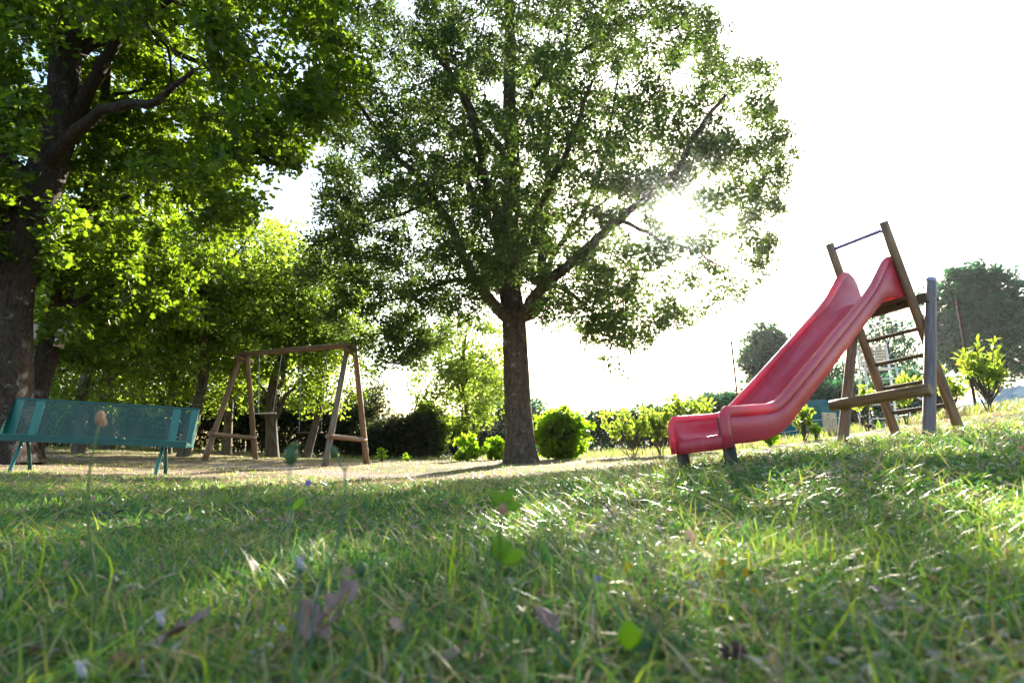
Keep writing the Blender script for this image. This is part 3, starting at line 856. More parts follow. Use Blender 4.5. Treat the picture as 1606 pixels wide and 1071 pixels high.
# ------------------------------------------------------------------ chain link fence
FA, FB = np.array([-3.0, 24.0]), np.array([9.3, 6.1])
def fence():
    L = np.linalg.norm(FB - FA)
    d = (FB - FA) / L
    t = thing('wire_fence', 'tall chain link fence on thin iron posts crossing behind oak and slide', 'fence', (FA[0], FA[1], g1(*FA)))
    base = np.array([FA[0], FA[1], g1(*FA)])
    H, c = 2.35, .056
    Vs, Fs, o = [], [], 0
    n = int((L + H) / c)
    r = .0007
    ks = 9
    for sgn in (1, -1):
        for k in range(n):
            s0 = k * c - (H if sgn > 0 else 0)
            hh = np.linspace(0, H, ks)
            s = s0 + (hh if sgn > 0 else H - hh - 0) if sgn > 0 else (k * c - hh)
            ok = (s >= 0) & (s <= L)
            if ok.sum() < 2: continue
            s, h2 = s[ok], hh[ok]
            x, y = FA[0] + d[0] * s, FA[1] + d[1] * s
            z = gz(x, y) + .03 + h2
            pts = np.c_[x, y, z]
            V_, F_ = tube_arrays(pts, r, 3)
            Vs.append(V_); Fs.append(F_ + o); o += len(V_)
    obj('wire_mesh', make_mesh('wire_mesh', np.concatenate(Vs) - base, np.concatenate(Fs), M_wire), t, kind='stuff')
    for h in (.06, 1.2, H + .02):
        s = np.linspace(0, L, 60)
        x, y = FA[0] + d[0] * s, FA[1] + d[1] * s
        V_, F_ = tube_arrays(np.c_[x, y, gz(x, y) + .03 + h], .003, 4)
        obj('tension_wire', make_mesh('tension_wire', V_ - base, F_, M_wire), t)
    for px, top, lean in ((690, 643, 0), (905, 597, .05), (1020, 563, -.12), (1165, 535, -.22), (1350, 507, -.2), (1540, 470, -.15), (735, 640, 0), (800, 620, 0)):
        k = (px - 803) / 907.
        # solve for the place where the sight line crosses the fence
        y = (FA[0] * d[1] - FA[1] * d[0]) / (k * d[1] - d[0])
        x = k * y
        z = g1(x, y)
        zt = P(px, top, y)[2]
        p0 = np.array([x, y, z - .1]); p1 = np.array([x + lean * .4, y, zt])
        tube_obj('fence_post', [p0 - base, (p0 + p1) / 2 - base, p1 - base], .022 if px > 1100 else .017, 6, M_dark_metal, t)
fence()

# ------------------------------------------------------------------ swing set
def pole(name, a, b, r, mat, parent, sides=14, r2=None, rough=.006, **pr):
    """round pole or bar from a to b, modelled along its own axis so that the grain follows it"""
    a, b = np.array(a, float), np.array(b, float)
    L = np.linalg.norm(b - a)
    n = 10
    pts = np.array([(0, 0, L * f) for f in np.linspace(0, 1, n)])
    o = tube_obj(name, pts, np.linspace(r, r2 or r, n), sides, mat, parent, rough=rough, seed=int(abs(a[0] * 100)), **pr)
    o.location = a
    o.rotation_euler = Vector(b - a).to_track_quat('Z', 'Y').to_euler()
    return o

def swing():
    LA = np.array([-6.25, 13.1]); RB = np.array([-3.30, 11.5])
    bd = (RB - LA) / np.linalg.norm(RB - LA)
    pd = np.array([-bd[1], bd[0]])                     # towards the back
    ctr = (LA + RB) / 2
    base = np.array([ctr[0], ctr[1], g1(*ctr)])
    t = thing('swing_set', 'wooden swing frame of two A shaped ends and a round top beam on bare earth', 'swing set', tuple(base))
    apex = []
    for k, (c, pxs, m1, m2) in enumerate(((LA, ((322, 724), (403, 722)), M_wood_warm, M_wood_warm), (RB, ((511, 731), (577, 728)), M_wood_grey, M_wood_warm))):
        zt = P(372, 562, LA[1])[2] if k == 0 else P(545, 550, RB[1])[2]
        ap = np.array([c[0], c[1], zt])
        apex.append(ap)
        feet = []
        for s, (px, py), m in ((-1, pxs[0], m1), (1, pxs[1], m2)):
            yy = c[1] + s * .55
            x = (px - 803) / 907. * yy
            f = np.array([x, yy, g1(x, yy) - .06])
            feet.append(f)
            tp = ap + np.array([.02 * s, .03 * s, .05]) + (ap - f) / np.linalg.norm(ap - f) * .12
            pole('leg', f - base, tp - base + np.array([bd[0], bd[1], 0]) * (.07 * s), .062, m, t, r2=.055)
        f0 = feet[0] + (ap - feet[0]) * .26; f1 = feet[1] + (ap - feet[1]) * .235
        e = (f1 - f0) / np.linalg.norm(f1 - f0)
        off = np.array([-bd[0], -bd[1], 0]) * .0 + np.array([0, -.07, 0])
        pole('cross_bar', f0 - e * (.10) + off - base, f1 + e * .10 + off - base, .05, M_wood_warm, t)
        pole('top_block', ap - e * .16 - base + np.array([0, -.03, .0]), ap + e * .24 - base + np.array([0, -.03, -.06]), .055, M_wood_warm, t)
        bm = bmesh.new()
        add_box(bm, ap - base + np.array([.02, .0, .06]), (.11, .16, .012)); add_box(bm, ap - base + np.array([.075, 0, .03]), (.008, .14, .1))
        bm_obj('bracket', bm, M_dark_metal, t, smooth=False)
    a, b = apex
    pole('top_beam', a - base + np.array([-bd[0] * .1, -bd[1] * .1, .1]), b - base + np.array([bd[0] * .12, bd[1] * .12, .12]), .062, M_wood_warm, t, sides=16)
    # the two hanging seats
    def seat(f1, f2, py, label, mat, tw, sl=0):
        s0 = a + (b - a) * f1 + np.array([0, 0, .06]); s1 = a + (b - a) * f2 + np.array([0, 0, .06])
        mid = (s0 + s1) / 2
        zz = P(0, py, mid[1])[2]
        st = thing('hanging_swing', label, 'swing', (mid[0] + sl, mid[1], zz), 'swing seats hanging from the beam')
        b0 = np.array([mid[0] + sl, mid[1], zz])
        M = Matrix.Rotation(math.atan2(bd[1], bd[0]) + tw, 3, 'Z')
        bm = bmesh.new(); add_box(bm, (0, 0, 0), (.50, .17, .028), M)
        bm_obj('seat_board', bm, mat, st, bevel=.006, smooth=False)
        for s, top in ((-1, s0), (1, s1)):
            e = np.array(M @ Vector((.235 * s, 0, .012)))
            bm = bmesh.new()
            v = top - b0 - e
            n = 34
            ln = np.linalg.norm(v) / n
            q = Vector(v).to_track_quat('Z', 'Y').to_matrix()
            for i in range(n):
                p = e + v * (i + .5) / n
                add_box(bm, p, (.013 if i % 2 else .004, .004 if i % 2 else .013, ln * 1.12), q)
            bm_obj('chain', bm, M_steel, st, smooth=False)
            bm = bmesh.new()
            bmesh.ops.create_uvsphere(bm, u_segments=8, v_segments=6, radius=.016, matrix=Matrix.Translation(Vector(v + e)))
            bm_obj('eye_bolt', bm, M_bolt, st)
    seat(.16, .385, 648, 'higher pale swing seat, left of the two under the beam', M_white_seat, 0, .0)
    seat(.57, .80, 678, 'lower dark swing seat, right of the two under the beam', M_dark_seat, .45, .02)
M_white_seat = grain_mat('pale_board', (.42, .38, .31), (.6, .56, .48), (20, 20, 20), .6, .1)
M_dark_seat = grain_mat('dark_rubber', (.05, .035, .03), (.11, .08, .06), (20, 20, 20), .7, .1)
swing()

# ------------------------------------------------------------------ tilted frames on sloping ground
def tilt(X, Y, Z, a, b, c):
    u = np.array([math.sin(a), math.cos(a), 0]); v = np.array([math.cos(a), -math.sin(a), 0]); w = np.array([0, 0, 1.])
    v2 = v * math.cos(b) + w * math.sin(b); w2 = w * math.cos(b) - v * math.sin(b)
    u3 = u * math.cos(c) + w2 * math.sin(c); w3 = w2 * math.cos(c) - u * math.sin(c)
    return Matrix(((v2[0], u3[0], w3[0], X), (v2[1], u3[1], w3[1], Y), (v2[2], u3[2], w3[2], Z), (0, 0, 0, 1)))

# ------------------------------------------------------------------ the slide
def slide():
    M = tilt(1.149, 3.485, .18, 1.011, .106, .071)
    t = thing('slide', 'red plastic slide with log posts and wooden ladder on the grassy slope', 'slide', matrix=M)
    U = np.array([0, .06, .16, .28, .40, .50, .60, .72, .9, 1.1, 1.3, 1.5, 1.7, 1.9, 2.1, 2.28, 2.42, 2.54, 2.64, 2.73, 2.80, 2.86])
    bu = [0, .3, .45, .6, .8, 2.25, 2.45, 2.6, 2.9]; bw = [.165, .165, .18, .225, .335, 1.13, 1.21, 1.225, 1.225]
    ru = [0, .4, .5, .58, .7, .9, 2.1, 2.3, 2.5, 2.65, 2.76, 2.82, 2.86]; rw = [.315, .318, .322, .345, .405, .512, 1.168, 1.29, 1.44, 1.55, 1.585, 1.56, 1.50]
    sm = lambda a, k=3: np.convolve(np.r_[[a[0]] * k, a, [a[-1]] * k], np.ones(2 * k + 1) / (2 * k + 1), 'valid')
    fine = np.linspace(0, 2.86, 110)
    B = sm(np.interp(fine, bu, bw)); Tt = sm(np.interp(fine, ru, rw), 2)
    bm = bmesh.new()
    prof = lambda b, T_, f: [(0, b), (.07, b), (.13, b + .004), (.155, b + .02), (.168, b + .05), (.174, b + (T_ - b) * .55), (.178, T_ - .03), (.188, T_ - .012)]
    rows = []
    for i in range(len(fine)):
        pr = prof(B[i], Tt[i], 0)
        full = [(-x, z) for x, z in reversed(pr)] + pr[1:]
        rows.append([bm.verts.new((x, fine[i] + .012, z)) for x, z in full])
    for r0, r1 in zip(rows[:-1], rows[1:]):
        for i in range(len(r0) - 1): bm.faces.new((r0[i], r0[i + 1], r1[i + 1], r1[i]))
    bm_obj('chute', bm, M_red, t, solid=.006)
    # outer skirts below the rolled rail
    for s in (-1, 1):
        bm = bmesh.new()
        rows = []
        for i in range(len(fine)):
            lo = B[i] - .045 + .03 * sstep(2.2, 2.6, fine[i])
            rows.append([bm.verts.new((s * x, fine[i] + .012, z)) for x, z in ((.212, Tt[i] - .05), (.209, (Tt[i] + lo) / 2), (.205, lo), (.195, lo - .008), (.17, lo - .006))])
        for r0, r1 in zip(rows[:-1], rows[1:]):
            for i in range(4): bm.faces.new((r0[i], r0[i + 1], r1[i + 1], r1[i]))
        bm_obj('side_skirt', bm, M_red_faded, t, solid=.005)
    # rolled rails
    for s in (-1, 1):
        path = [(.006, .095), (.006, .18), (.008, .24), (.022, .278), (.05, .300)]
        k = fine > .08
        path += [(u, w - .018) for u, w in zip(fine[k][:-1], Tt[k][:-1])]
        path += [(2.868, 1.46), (2.875, 1.38), (2.88, 1.27)]
        path = np.array(path)
        pts = np.c_[np.full(len(path), s * .198), path[:, 0], path[:, 1]]
        Tn = np.gradient(pts, axis=0); Tn /= np.linalg.norm(Tn, axis=1)[:, None]
        X = np.array([1., 0, 0]); N = np.cross(Tn, X)
        th = np.linspace(0, 2 * np.pi, 14, endpoint=False)
        hw, hh = .0245, .034
        sc = np.ones(len(pts)); sc[-3:] = (.7, .45, .3)
        cx = np.sign(np.cos(th)) * np.abs(np.cos(th)) ** .75; cy = np.sign(np.sin(th)) * np.abs(np.sin(th)) ** .75
        V = pts[:, None] + (hw * cx)[None, :, None] * X * sc[:, None, None] + (hh * cy)[None, :, None] * N[:, None] * sc[:, None, None]
        n = len(pts); i = np.arange(n - 1)[:, None] * 14; j = np.arange(14)[None]; j2 = (j + 1) % 14
        F = np.stack([i + j, i + j2, i + 14 + j2, i + 14 + j], -1).reshape(-1, 4)
        bm = bmesh.new(); vs = [bm.verts.new(v) for v in V.reshape(-1, 3)]
        for f in F: bm.faces.new([vs[q] for q in f])
        bm.faces.new(vs[:14]); bm.faces.new(vs[-14:])
        bm_obj('side_rail', bm, M_red_faded, t)
    # cheeks closing the exit between bed, wall and rail
    for s in (-1, 1):
        bm = bmesh.new()
        q = [(.13, .100), (.13, .169), (.155, .185), (.168, .215), (.174, .26), (.178, .285), (.20, .30), (.208, .285), (.208, .100)]
        bm.faces.new([bm.verts.new((s * x, .02, z)) for x, z in q])
        bm_obj('exit_cheek', bm, M_red, t, solid=.008)
    # front plate with rounded top edge
    bm = bmesh.new()
    prf = [(.03, .172), (.012, .170), (.0, .158), (-.003, .13), (-.002, .088)]
    rows = [[bm.verts.new((x, u, w)) for u, w in prf] for x in np.linspace(-.185, .185, 9)]
    for r0, r1 in zip(rows[:-1], rows[1:]):
        for i in range(4): bm.faces.new((r0[i], r0[i + 1], r1[i + 1], r1[i]))
    bm_obj('front_plate', bm, M_red, t, solid=.006)
    for s in (-1, 1):
        for w in (.125, .215):
            bm = bmesh.new()
            bmesh.ops.create_cone(bm, cap_ends=True, segments=10, radius1=.010, radius2=.008, depth=.008, matrix=Matrix.Translation((s * .198, -.021, w)) @ Matrix.Rotation(R(90), 4, 'X'))
            bm_obj('bolt', bm, M_bolt, t, smooth=False)
        # exit stubs
        pole('exit_post', (s * .175, .035, -.12), (s * .175, .035, .16 if s < 0 else .27), .036, M_wood_dark, t)
        # bolts on the upper end of the side wall
        for w in (1.30, 1.47):
            bm = bmesh.new()
            bmesh.ops.create_cone(bm, cap_ends=True, segments=10, radius1=.008, radius2=.008, depth=.012, matrix=Matrix.Translation((s * .218, 2.80, w)) @ Matrix.Rotation(R(90), 4, 'Y'))
            bm_obj('bolt', bm, M_steel, t, smooth=False)
    # ladder
    uf, ut, H = 2.999, 2.697, 1.893
    ul = lambda w: uf + (ut - uf) * w / H
    for s in (-1, 1):
        pole('ladder_rail', (s * .246, ul(-.12), -.12), (s * .246, ul(H), H), .040, M_wood_slide, t, sides=16, r2=.037)
    for w in (.24, .465, .69, .915):
        pole('rung', (-.25, ul(w), w), (.25, ul(w), w), .017, M_wood_slide_dark, t, sides=10)
    pole('handle_bar', (-.245, ul(1.83), 1.83), (.245, ul(1.83), 1.83), .017, M_violet_steel, t, sides=10)
    # support posts, log and crossbeam
    up, ub, Hp = 2.192, 3.096, 1.348
    for s in (-1, 1):
        top = Hp if s > 0 else 1.18
        f = top / Hp
        pole('support_post', (s * .33, up - .08, -.12), (s * .33, up + (ub - up) * f, top), .045, M_wood_post if s > 0 else M_wood_slide, t, sides=16, r2=.042)
        if s > 0:
            d = np.array([0, ub - up, Hp]); d /= np.linalg.norm(d)
            p = np.array([s * .33, ub, Hp])
            pole('post_cap', p - d * .035, p + d * .004, .0445, M_steel, t, sides=16, rough=0)
    um = up + (ub - up) * .36 / Hp
    pole('cross_log', (-.42, um - .088, .36), (.375, um - .088, .36), .047, M_wood_log, t, sides=16)
    uh = up + (ub - up) * 1.17 / Hp
    bm = bmesh.new(); add_box(bm, (.02, uh - .062 - .05, 1.165), (.66, .045, .085))
    bm_obj('platform_beam', bm, M_wood_slide_dark, t, bevel=.006, smooth=False)
    for x in (.13, .25):
        bm = bmesh.new()
        bmesh.ops.create_cone(bm, cap_ends=True, segments=12, radius1=.014, radius2=.012, depth=.012, matrix=Matrix.Translation((x, uh - .14, 1.17)) @ Matrix.Rotation(R(90), 4, 'X'))
        bm_obj('bolt', bm, M_bolt, t, smooth=False)
    bm = bmesh.new(); add_box(bm, (0, 2.86, 1.195), (.46, .20, .03))
    bm_obj('platform_board', bm, M_wood_slide_dark, t, bevel=.004, smooth=False)
M_red_faded = M_red
M_wood_dark = grain_mat('dark_stub_wood', (.03, .025, .022), (.10, .085, .07), (30, 30, 4), .8, .4)
M_wood_slide_dark = grain_mat('dark_pine', (.05, .032, .022), (.14, .095, .065), (4, 34, 34), .6, .3)
M_wood_post = grain_mat('grey_post_pine', (.10, .085, .085), (.22, .18, .17), (34, 34, 3), .55, .4)
M_wood_log = grain_mat('log_pine', (.10, .06, .028), (.26, .17, .085), (34, 34, 3), .55, .4)
M_violet_steel = grain_mat('bluish_steel', (.16, .14, .38), (.24, .21, .5), (20, 20, 20), .4, .05, metallic=.3)
slide()

# ------------------------------------------------------------------ the perforated bench
def bench():
    M = tilt(-5.068, 7.05, -.016, -.337, -.046, .045)
    t = thing('park_bench', 'teal green perforated steel bench on splayed legs under the old oak', 'bench', matrix=M)
    L = 1.0
    def perf(name, x0, x1, p0, p1, mat, pitch=.030, hole=.0105):
        """sheet between x0..x1 along the bench and p0->p1 (y,z) across, pierced by staggered holes"""
        p0, p1 = np.array(p0), np.array(p1)
        W = np.linalg.norm(p1 - p0); d = (p1 - p0) / W
        V, F = [], []
        rows = int(W / (pitch * .866)); cols = int((x1 - x0) / pitch)
        px_ = (x1 - x0) / cols; py_ = W / rows
        th = np.arange(6) * np.pi / 3 + np.pi / 6
        R1 = pitch / math.sqrt(3)
        for r in range(rows):
            for c in range(cols):
                cx = x0 + (c + .5 + (.25 if r % 2 else -.25)) * px_; cy = (r + .5) * py_
                o = len(V)
                for q in (0, 1):
                    for a in th:
                        rr = R1 * 1.005 if q == 0 else hole
                        x, y = cx + rr * math.cos(a) * px_ / pitch, cy + rr * math.sin(a) * py_ / (pitch * .866)
                        x = min(max(x, x0), x1); y = min(max(y, 0), W)
                        V.append((x, p0[0] + d[0] * y, p0[1] + d[1] * y))
                for k in range(6):
                    k2 = (k + 1) % 6
                    F.append((o + k, o + k2, o + 6 + k2, o + 6 + k))
        me = make_mesh(name, np.array(V), np.array(F), mat)
        return obj(name, me, t)
    def strip(name, x0, x1, p0, p1, mat, th=.006):
        bm = bmesh.new()
        p0, p1 = Vector((0, *p0)), Vector((0, *p1))
        d = p1 - p0
        Mx = Matrix((Vector((1, 0, 0)), d.normalized(), Vector((1, 0, 0)).cross(d.normalized()))).transposed()
        add_box(bm, ((x0 + x1) / 2, (p0.y + p1.y) / 2, (p0.z + p1.z) / 2), (x1 - x0, d.length, th), Mx)
        return bm_obj(name, bm, mat, t, smooth=False, bevel=.0015)
    blo, bhi = (.205, .40), (.285, .845)
    perf('backrest', -L + .03, L - .03, blo, (.281, .825), M_teal)
    strip('top_edge', -L, L, (.279, .818), (.285, .850), M_teal_dark, .014)
    strip('top_hem', -L, L, (.285, .850), (.310, .845), M_teal_dark, .004)
    for x0, x1 in ((-L, -L + .085), (-.79, -.70), (.70, .79), (L - .085, L)):
        strip('back_strip', x0, x1, (.196, .40), (.275, .822), M_teal_light, .006)
    # seat: pierced sheet dipping from the front roll to the back
    perf('seat', -L + .03, L - .03, (-.235, .425), (-.01, .385), M_teal, .030)
    perf('seat', -L + .03, L - .03, (-.01, .385), (.20, .375), M_teal, .030)
    strip('seat_front', -L - .03, L, (-.262, .355), (-.252, .428), M_teal_dark, .008)
    strip('front_roll', -L - .03, L, (-.252, .430), (-.225, .432), M_teal_light, .005)
    for x0, x1 in ((-L, -L + .05), (-.79, -.70), (.70, .79), (L - .05, L)):
        strip('seat_strip', x0, x1, (-.24, .419), (.20, .368), M_teal_light, .006)
    for s in (-1, 1):
        x = s * (L - .002)
        bm = bmesh.new()
        pr = [(-.262, .355), (-.25, .43), (-.01, .39), (.20, .378), (.285, .84), (.265, .84), (.19, .345), (-.0, .352)]
        vs = [[bm.verts.new((x + dx, y, z)) for y, z in pr] for dx in (0, .004 * s)]
        bm.faces.new(vs[0]); bm.faces.new(vs[1])
        for i in range(8): bm.faces.new((vs[0][i], vs[0][(i + 1) % 8], vs[1][(i + 1) % 8], vs[1][i]))
        bm_obj('end_plate', bm, M_teal_light, t, smooth=False)
    for s in (-1, 1):
        x = s * .72
        bm = bmesh.new()
        bm_tube(bm, [(x, -.17, .385), (x, -.12, .355), (x, .10, .345), (x, .20, .36), (x, .285, .80)], .016, 8)
        bm_obj('seat_bracket', bm, M_teal_dark, t)
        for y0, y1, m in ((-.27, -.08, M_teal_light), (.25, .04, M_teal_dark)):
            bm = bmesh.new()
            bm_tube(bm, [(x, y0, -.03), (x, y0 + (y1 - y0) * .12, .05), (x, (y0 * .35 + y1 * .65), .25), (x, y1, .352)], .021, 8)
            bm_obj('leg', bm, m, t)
bench()

# ------------------------------------------------------------------ things beyond the fence
def umpire_chair():
    D = 12.6
    x = (1392 - 803) / 907. * D
    z = g1(x, D)
    t = thing('umpire_chair', 'tall white metal umpire chair behind the slide ladder', 'chair', (x, D, z), rz=R(-14))
    w, h = .30, 1.25
    legs = [((-w - .12, -.35, -.05), (-w, -.12, 1.35)), ((w + .12, -.35, -.05), (w, -.12, 1.35)), ((-w - .1, .45, -.05), (-w, .22, 1.35)), ((w + .1, .45, -.05), (w, .22, 1.35))]
    for a, b in legs: pole('leg', a, b, .024, M_white_metal, t, 8, rough=0)
    for k, zz in enumerate((.25, .55, .85, 1.12)):
        f = 1 - zz / 1.35
        bm = bmesh.new(); add_box(bm, (0, -.12 - .23 * f - .02, zz), (2 * (w + .12 * f), .07, .022)); bm_obj('step', bm, M_white_metal, t, smooth=False)
    for s in (-1, 1):
        pole('brace', (s * (w + .09), -.28, .32), (s * (w + .08), .38, .32), .018, M_white_metal, t, 6, rough=0)
        pole('arm_rest', (s * w, -.14, 1.52), (s * w, .22, 1.52), .02, M_white_metal, t, 6, rough=0)
        pole('side_post', (s * w, .22, 1.35), (s * w, .30, 2.0), .024, M_white_metal, t, 6, rough=0)
        pole('arm_post', (s * w, -.12, 1.35), (s * w, -.14, 1.52), .018, M_white_metal, t, 6, rough=0)
    pole('stay', (w, .2, 1.0), (w + 1.0, .55, .52), .02, M_white_metal, t, 6, rough=0)
    bm = bmesh.new(); add_box(bm, (0, .05, 1.36), (2 * w, .36, .03)); bm_obj('seat', bm, M_white_metal, t, smooth=False)
    for k in range(7):
        bm = bmesh.new(); add_box(bm, (0, .262 + k * .0045, 1.50 + k * .066), (2 * w, .012, .045)); bm_obj('back_slat', bm, M_pale_board, t, smooth=False)
M_pale_board = grain_mat('cream_board', (.50, .40, .30), (.66, .56, .44), (8, 8, 8), .6, .1)
umpire_chair()

def screen():
    D = 12.9
    m = grain_mat('teal_windbreak', (.012, .105, .125), (.022, .16, .18), (5, 5, 5), .8, .2)
    x0, x1 = (1214 - 803) / 907. * D, (1336 - 803) / 907. * D
    z = g1(x0, D)
    t = thing('tennis_screen', 'teal windbreak sheet with white ropes stretched low behind the slide', 'screen', (x0, D, z))
    zt0, zt1 = P(1214, 624, D)[2] - z, P(1330, 624, D)[2] - z
    bm = bmesh.new()
    n = 26
    rows = []
    for i in range(n + 1):
        f = i / n; xx = (x1 - x0) * f
        g = g1(x0 + xx, D) - z
        tp = zt0 + (zt1 - zt0) * f - .03 * math.sin(f * math.pi * 3) ** 2
        rows.append([bm.verts.new((xx, .03 * math.sin(f * 22 + k * .7), g - .03 + (tp - g) * k / 6)) for k in range(7)])
    for a, b in zip(rows[:-1], rows[1:]):
        for k in range(6): bm.faces.new((a[k], b[k], b[k + 1], a[k + 1]))
    bm_obj('sheet', bm, m, t, solid=.004)
    for h in (.22, .40):
        pole('rope', (0, -.05, h), (x1 - x0, -.05, h + (g1(x1, D) - z)), .007, M_white_metal, t, 6, rough=0)
    for f in (0, .42, 1):
        xx = (x1 - x0) * f; g = g1(x0 + xx, D) - z
        pole('post', (xx, .04, g - .1), (xx, .04, zt0 + .03), .025, M_dark_metal if f else M_steel, t, 8, rough=0)
screen()

def board():
    D = 9.9
    x = (1305 - 803) / 907. * D; z = g1(x, D)
    t = thing('notice_board', 'small cream wooden board on a short stake beside the left slide post', 'sign', (x, D, z), rz=R(16))
    a, b = P(1305, 647, D)[2] - z, P(1305, 677, D)[2] - z
    bm = bmesh.new(); add_box(bm, (0, 0, (a + b) / 2), (.265, .05, a - b)); bm_obj('panel', bm, M_pale_board, t, smooth=False, bevel=.004)
    bm = bmesh.new(); add_box(bm, (0, .032, (a + b) / 2 - .25), (.05, .018, .6)); bm_obj('stake', bm, M_pale_board, t, smooth=False)
    bm = bmesh.new(); add_box(bm, (-.05, -.027, a - .035), (.05, .006, .012)); bm_obj('clip', bm, M_bolt, t, smooth=False)
    for xo in (-.07, .055):
        bm = bmesh.new()
        for k in range(13):
            an = math.pi * k / 12
            add_box(bm, (xo + .03 * math.cos(an), -.0265, (a + b) / 2 + .02 + .03 * math.sin(an)), (.008, .003, .008))
        for s in (-1, 1): add_box(bm, (xo + s * .03, -.0265, (a + b) / 2 - .03), (.006, .003, .1))
        bm_obj('carved_arch', bm, M_arch, t, smooth=False)
M_arch = grain_mat('brown_marking', (.28, .20, .14), (.34, .25, .18), (9, 9, 9), .7, 0)
board()

def car():
    D = 25.0
    x0, z = (1551 - 803) / 907. * D, P(1551, 656, D)[2]
    t = thing('parked_car', 'pale silver blue car parked beyond the fence at the right edge', 'car', (x0 + .1, D, z))
    body = grain_mat('silver_blue_paint', (.30, .36, .43), (.36, .42, .50), (3, 3, 3), .3, 0, spec=.5)
    glass = grain_mat('car_glass', (.45, .52, .54), (.55, .62, .62), (3, 3, 3), .1, 0, spec=.8)
    black = grain_mat('tyre_rubber', (.02, .02, .02), (.03, .03, .03), (9, 9, 9), .8, 0)
    # side outline from nose (left) to tail
    lo = [(0, .30), (0.02, .55), (.12, .72), (.55, .86), (1.10, .96), (1.9, 1.0), (3.2, 1.02), (3.95, 1.0), (4.15, .8), (4.2, .45), (4.1, .28)]
    bm = bmesh.new()
    prev = None
    secs = []
    for y, inset in ((0, .06), (.06, 0), (.85, 0), (1.62, 0), (1.68, .06)):
        secs.append([bm.verts.new((x + (inset if x < 2 else -inset), y, z_ - (inset * .4 if z_ > .6 else 0))) for x, z_ in lo])
    for a, b in zip(secs[:-1], secs[1:]):
        for i in range(len(lo)): bm.faces.new((a[i], a[(i + 1) % len(lo)], b[(i + 1) % len(lo)], b[i]))
    bm.faces.new(secs[0]); bm.faces.new(secs[-1])
    bm_obj('body', bm, body, t, bevel=.02)
    cab = [(1.02, .955), (1.75, 1.40), (2.1, 1.46), (2.9, 1.46), (3.5, 1.36), (3.92, .99)]
    bm = bmesh.new()
    a = [bm.verts.new((x, .12 + (z_ - .95) * .3, z_)) for x, z_ in cab]; b = [bm.verts.new((x, 1.56 - (z_ - .95) * .3, z_)) for x, z_ in cab]
    for i in range(6): bm.faces.new((a[i], a[(i + 1) % 6], b[(i + 1) % 6], b[i]))
    bm.faces.new(a); bm.faces.new(b)
    bm_obj('cabin', bm, body, t, bevel=.02)
    for pts in ([(1.25, 1.0), (1.78, 1.34), (2.15, 1.39), (2.2, 1.0)], [(2.3, 1.0), (2.25, 1.39), (2.85, 1.39), (3.05, 1.0)], [(3.15, 1.0), (2.97, 1.38), (3.4, 1.3), (3.65, 1.02)]):
        bm = bmesh.new()
        v = [bm.verts.new((x, .105 + (z_ - .95) * .3, z_ + .005)) for x, z_ in pts]; w_ = [bm.verts.new((x, .125 + (z_ - .95) * .3, z_ + .005)) for x, z_ in pts]
        bm.faces.new(v); bm.faces.new(w_)
        for i in range(4): bm.faces.new((v[i], v[(i + 1) % 4], w_[(i + 1) % 4], w_[i]))
        bm_obj('side_window', bm, glass, t, smooth=False)
    bm = bmesh.new()
    v = [bm.verts.new(p) for p in ((1.12, .25, 1.03), (1.70, .32, 1.39), (1.70, 1.36, 1.39), (1.12, 1.43, 1.03))]
    bm.faces.new(v); bm_obj('windscreen', bm, glass, t, smooth=False, solid=.012)
    for x in (.75, 3.35):
        for y in (.05, 1.63):
            w_ = obj('wheel', None, t); 
            bm = bmesh.new(); bmesh.ops.create_cone(bm, cap_ends=True, segments=20, radius1=.31, radius2=.31, depth=.2, matrix=Matrix.Translation((x, y, .31)) @ Matrix.Rotation(R(90), 4, 'X'))
            bm_obj('tyre', bm, black, w_, bevel=.02)
            bm = bmesh.new(); bmesh.ops.create_cone(bm, cap_ends=True, segments=16, radius1=.2, radius2=.18, depth=.21, matrix=Matrix.Translation((x, y, .31)) @ Matrix.Rotation(R(90), 4, 'X'))
            bm_obj('rim', bm, M_steel, w_)
    bm = bmesh.new(); add_box(bm, (.10, .2, .66), (.16, .22, .12)); bm_obj('headlight', bm, glass, t, bevel=.02)
    bm = bmesh.new(); add_box(bm, (1.35, -.02, 1.0), (.12, .16, .1)); bm_obj('wing_mirror', bm, body, t, bevel=.02)
car()

def house():
    D = 60.
    x = (1128 - 803) / 907. * D; z = g1(x, D)
    wall = grain_mat('render_wall', (.50, .42, .38), (.58, .50, .46), (1, 1, 1), .9, .1)
    tile = grain_mat('clay_roof', (.16, .10, .11), (.24, .15, .15), (4, 4, 4), .9, .3)
    t = thing('house', 'distant house gable and roof beyond the shrubs above the slide exit', 'house', (x, D, z))
    H = P(1120, 627, D)[2] - z; Ht = P(1120, 614, D)[2] - z
    bm = bmesh.new(); add_box(bm, (0, 3, H / 2), (4.6, 6, H)); bm_obj('wall', bm, wall, t, smooth=False)
    for cx in (-.9, 1.6):
        bm = bmesh.new()
        w = 1.5
        q = [(cx - w, H - .12), (cx, Ht), (cx + w, H - .12)]
        a = [bm.verts.new((x_, -.3, z_)) for x_, z_ in q]; b = [bm.verts.new((x_, 6.2, z_)) for x_, z_ in q]
        bm.faces.new(a); bm.faces.new(b)
        for i in range(3): bm.faces.new((a[i], a[(i + 1) % 3], b[(i + 1) % 3], b[i]))
        bm_obj('roof', bm, tile, t, smooth=False)
    for wx in (-1.2, 1.3):
        bm = bmesh.new(); add_box(bm, (wx, -.01, H * .55), (.8, .04, 1.0)); bm_obj('window', bm, M_bolt, t, smooth=False)
house()

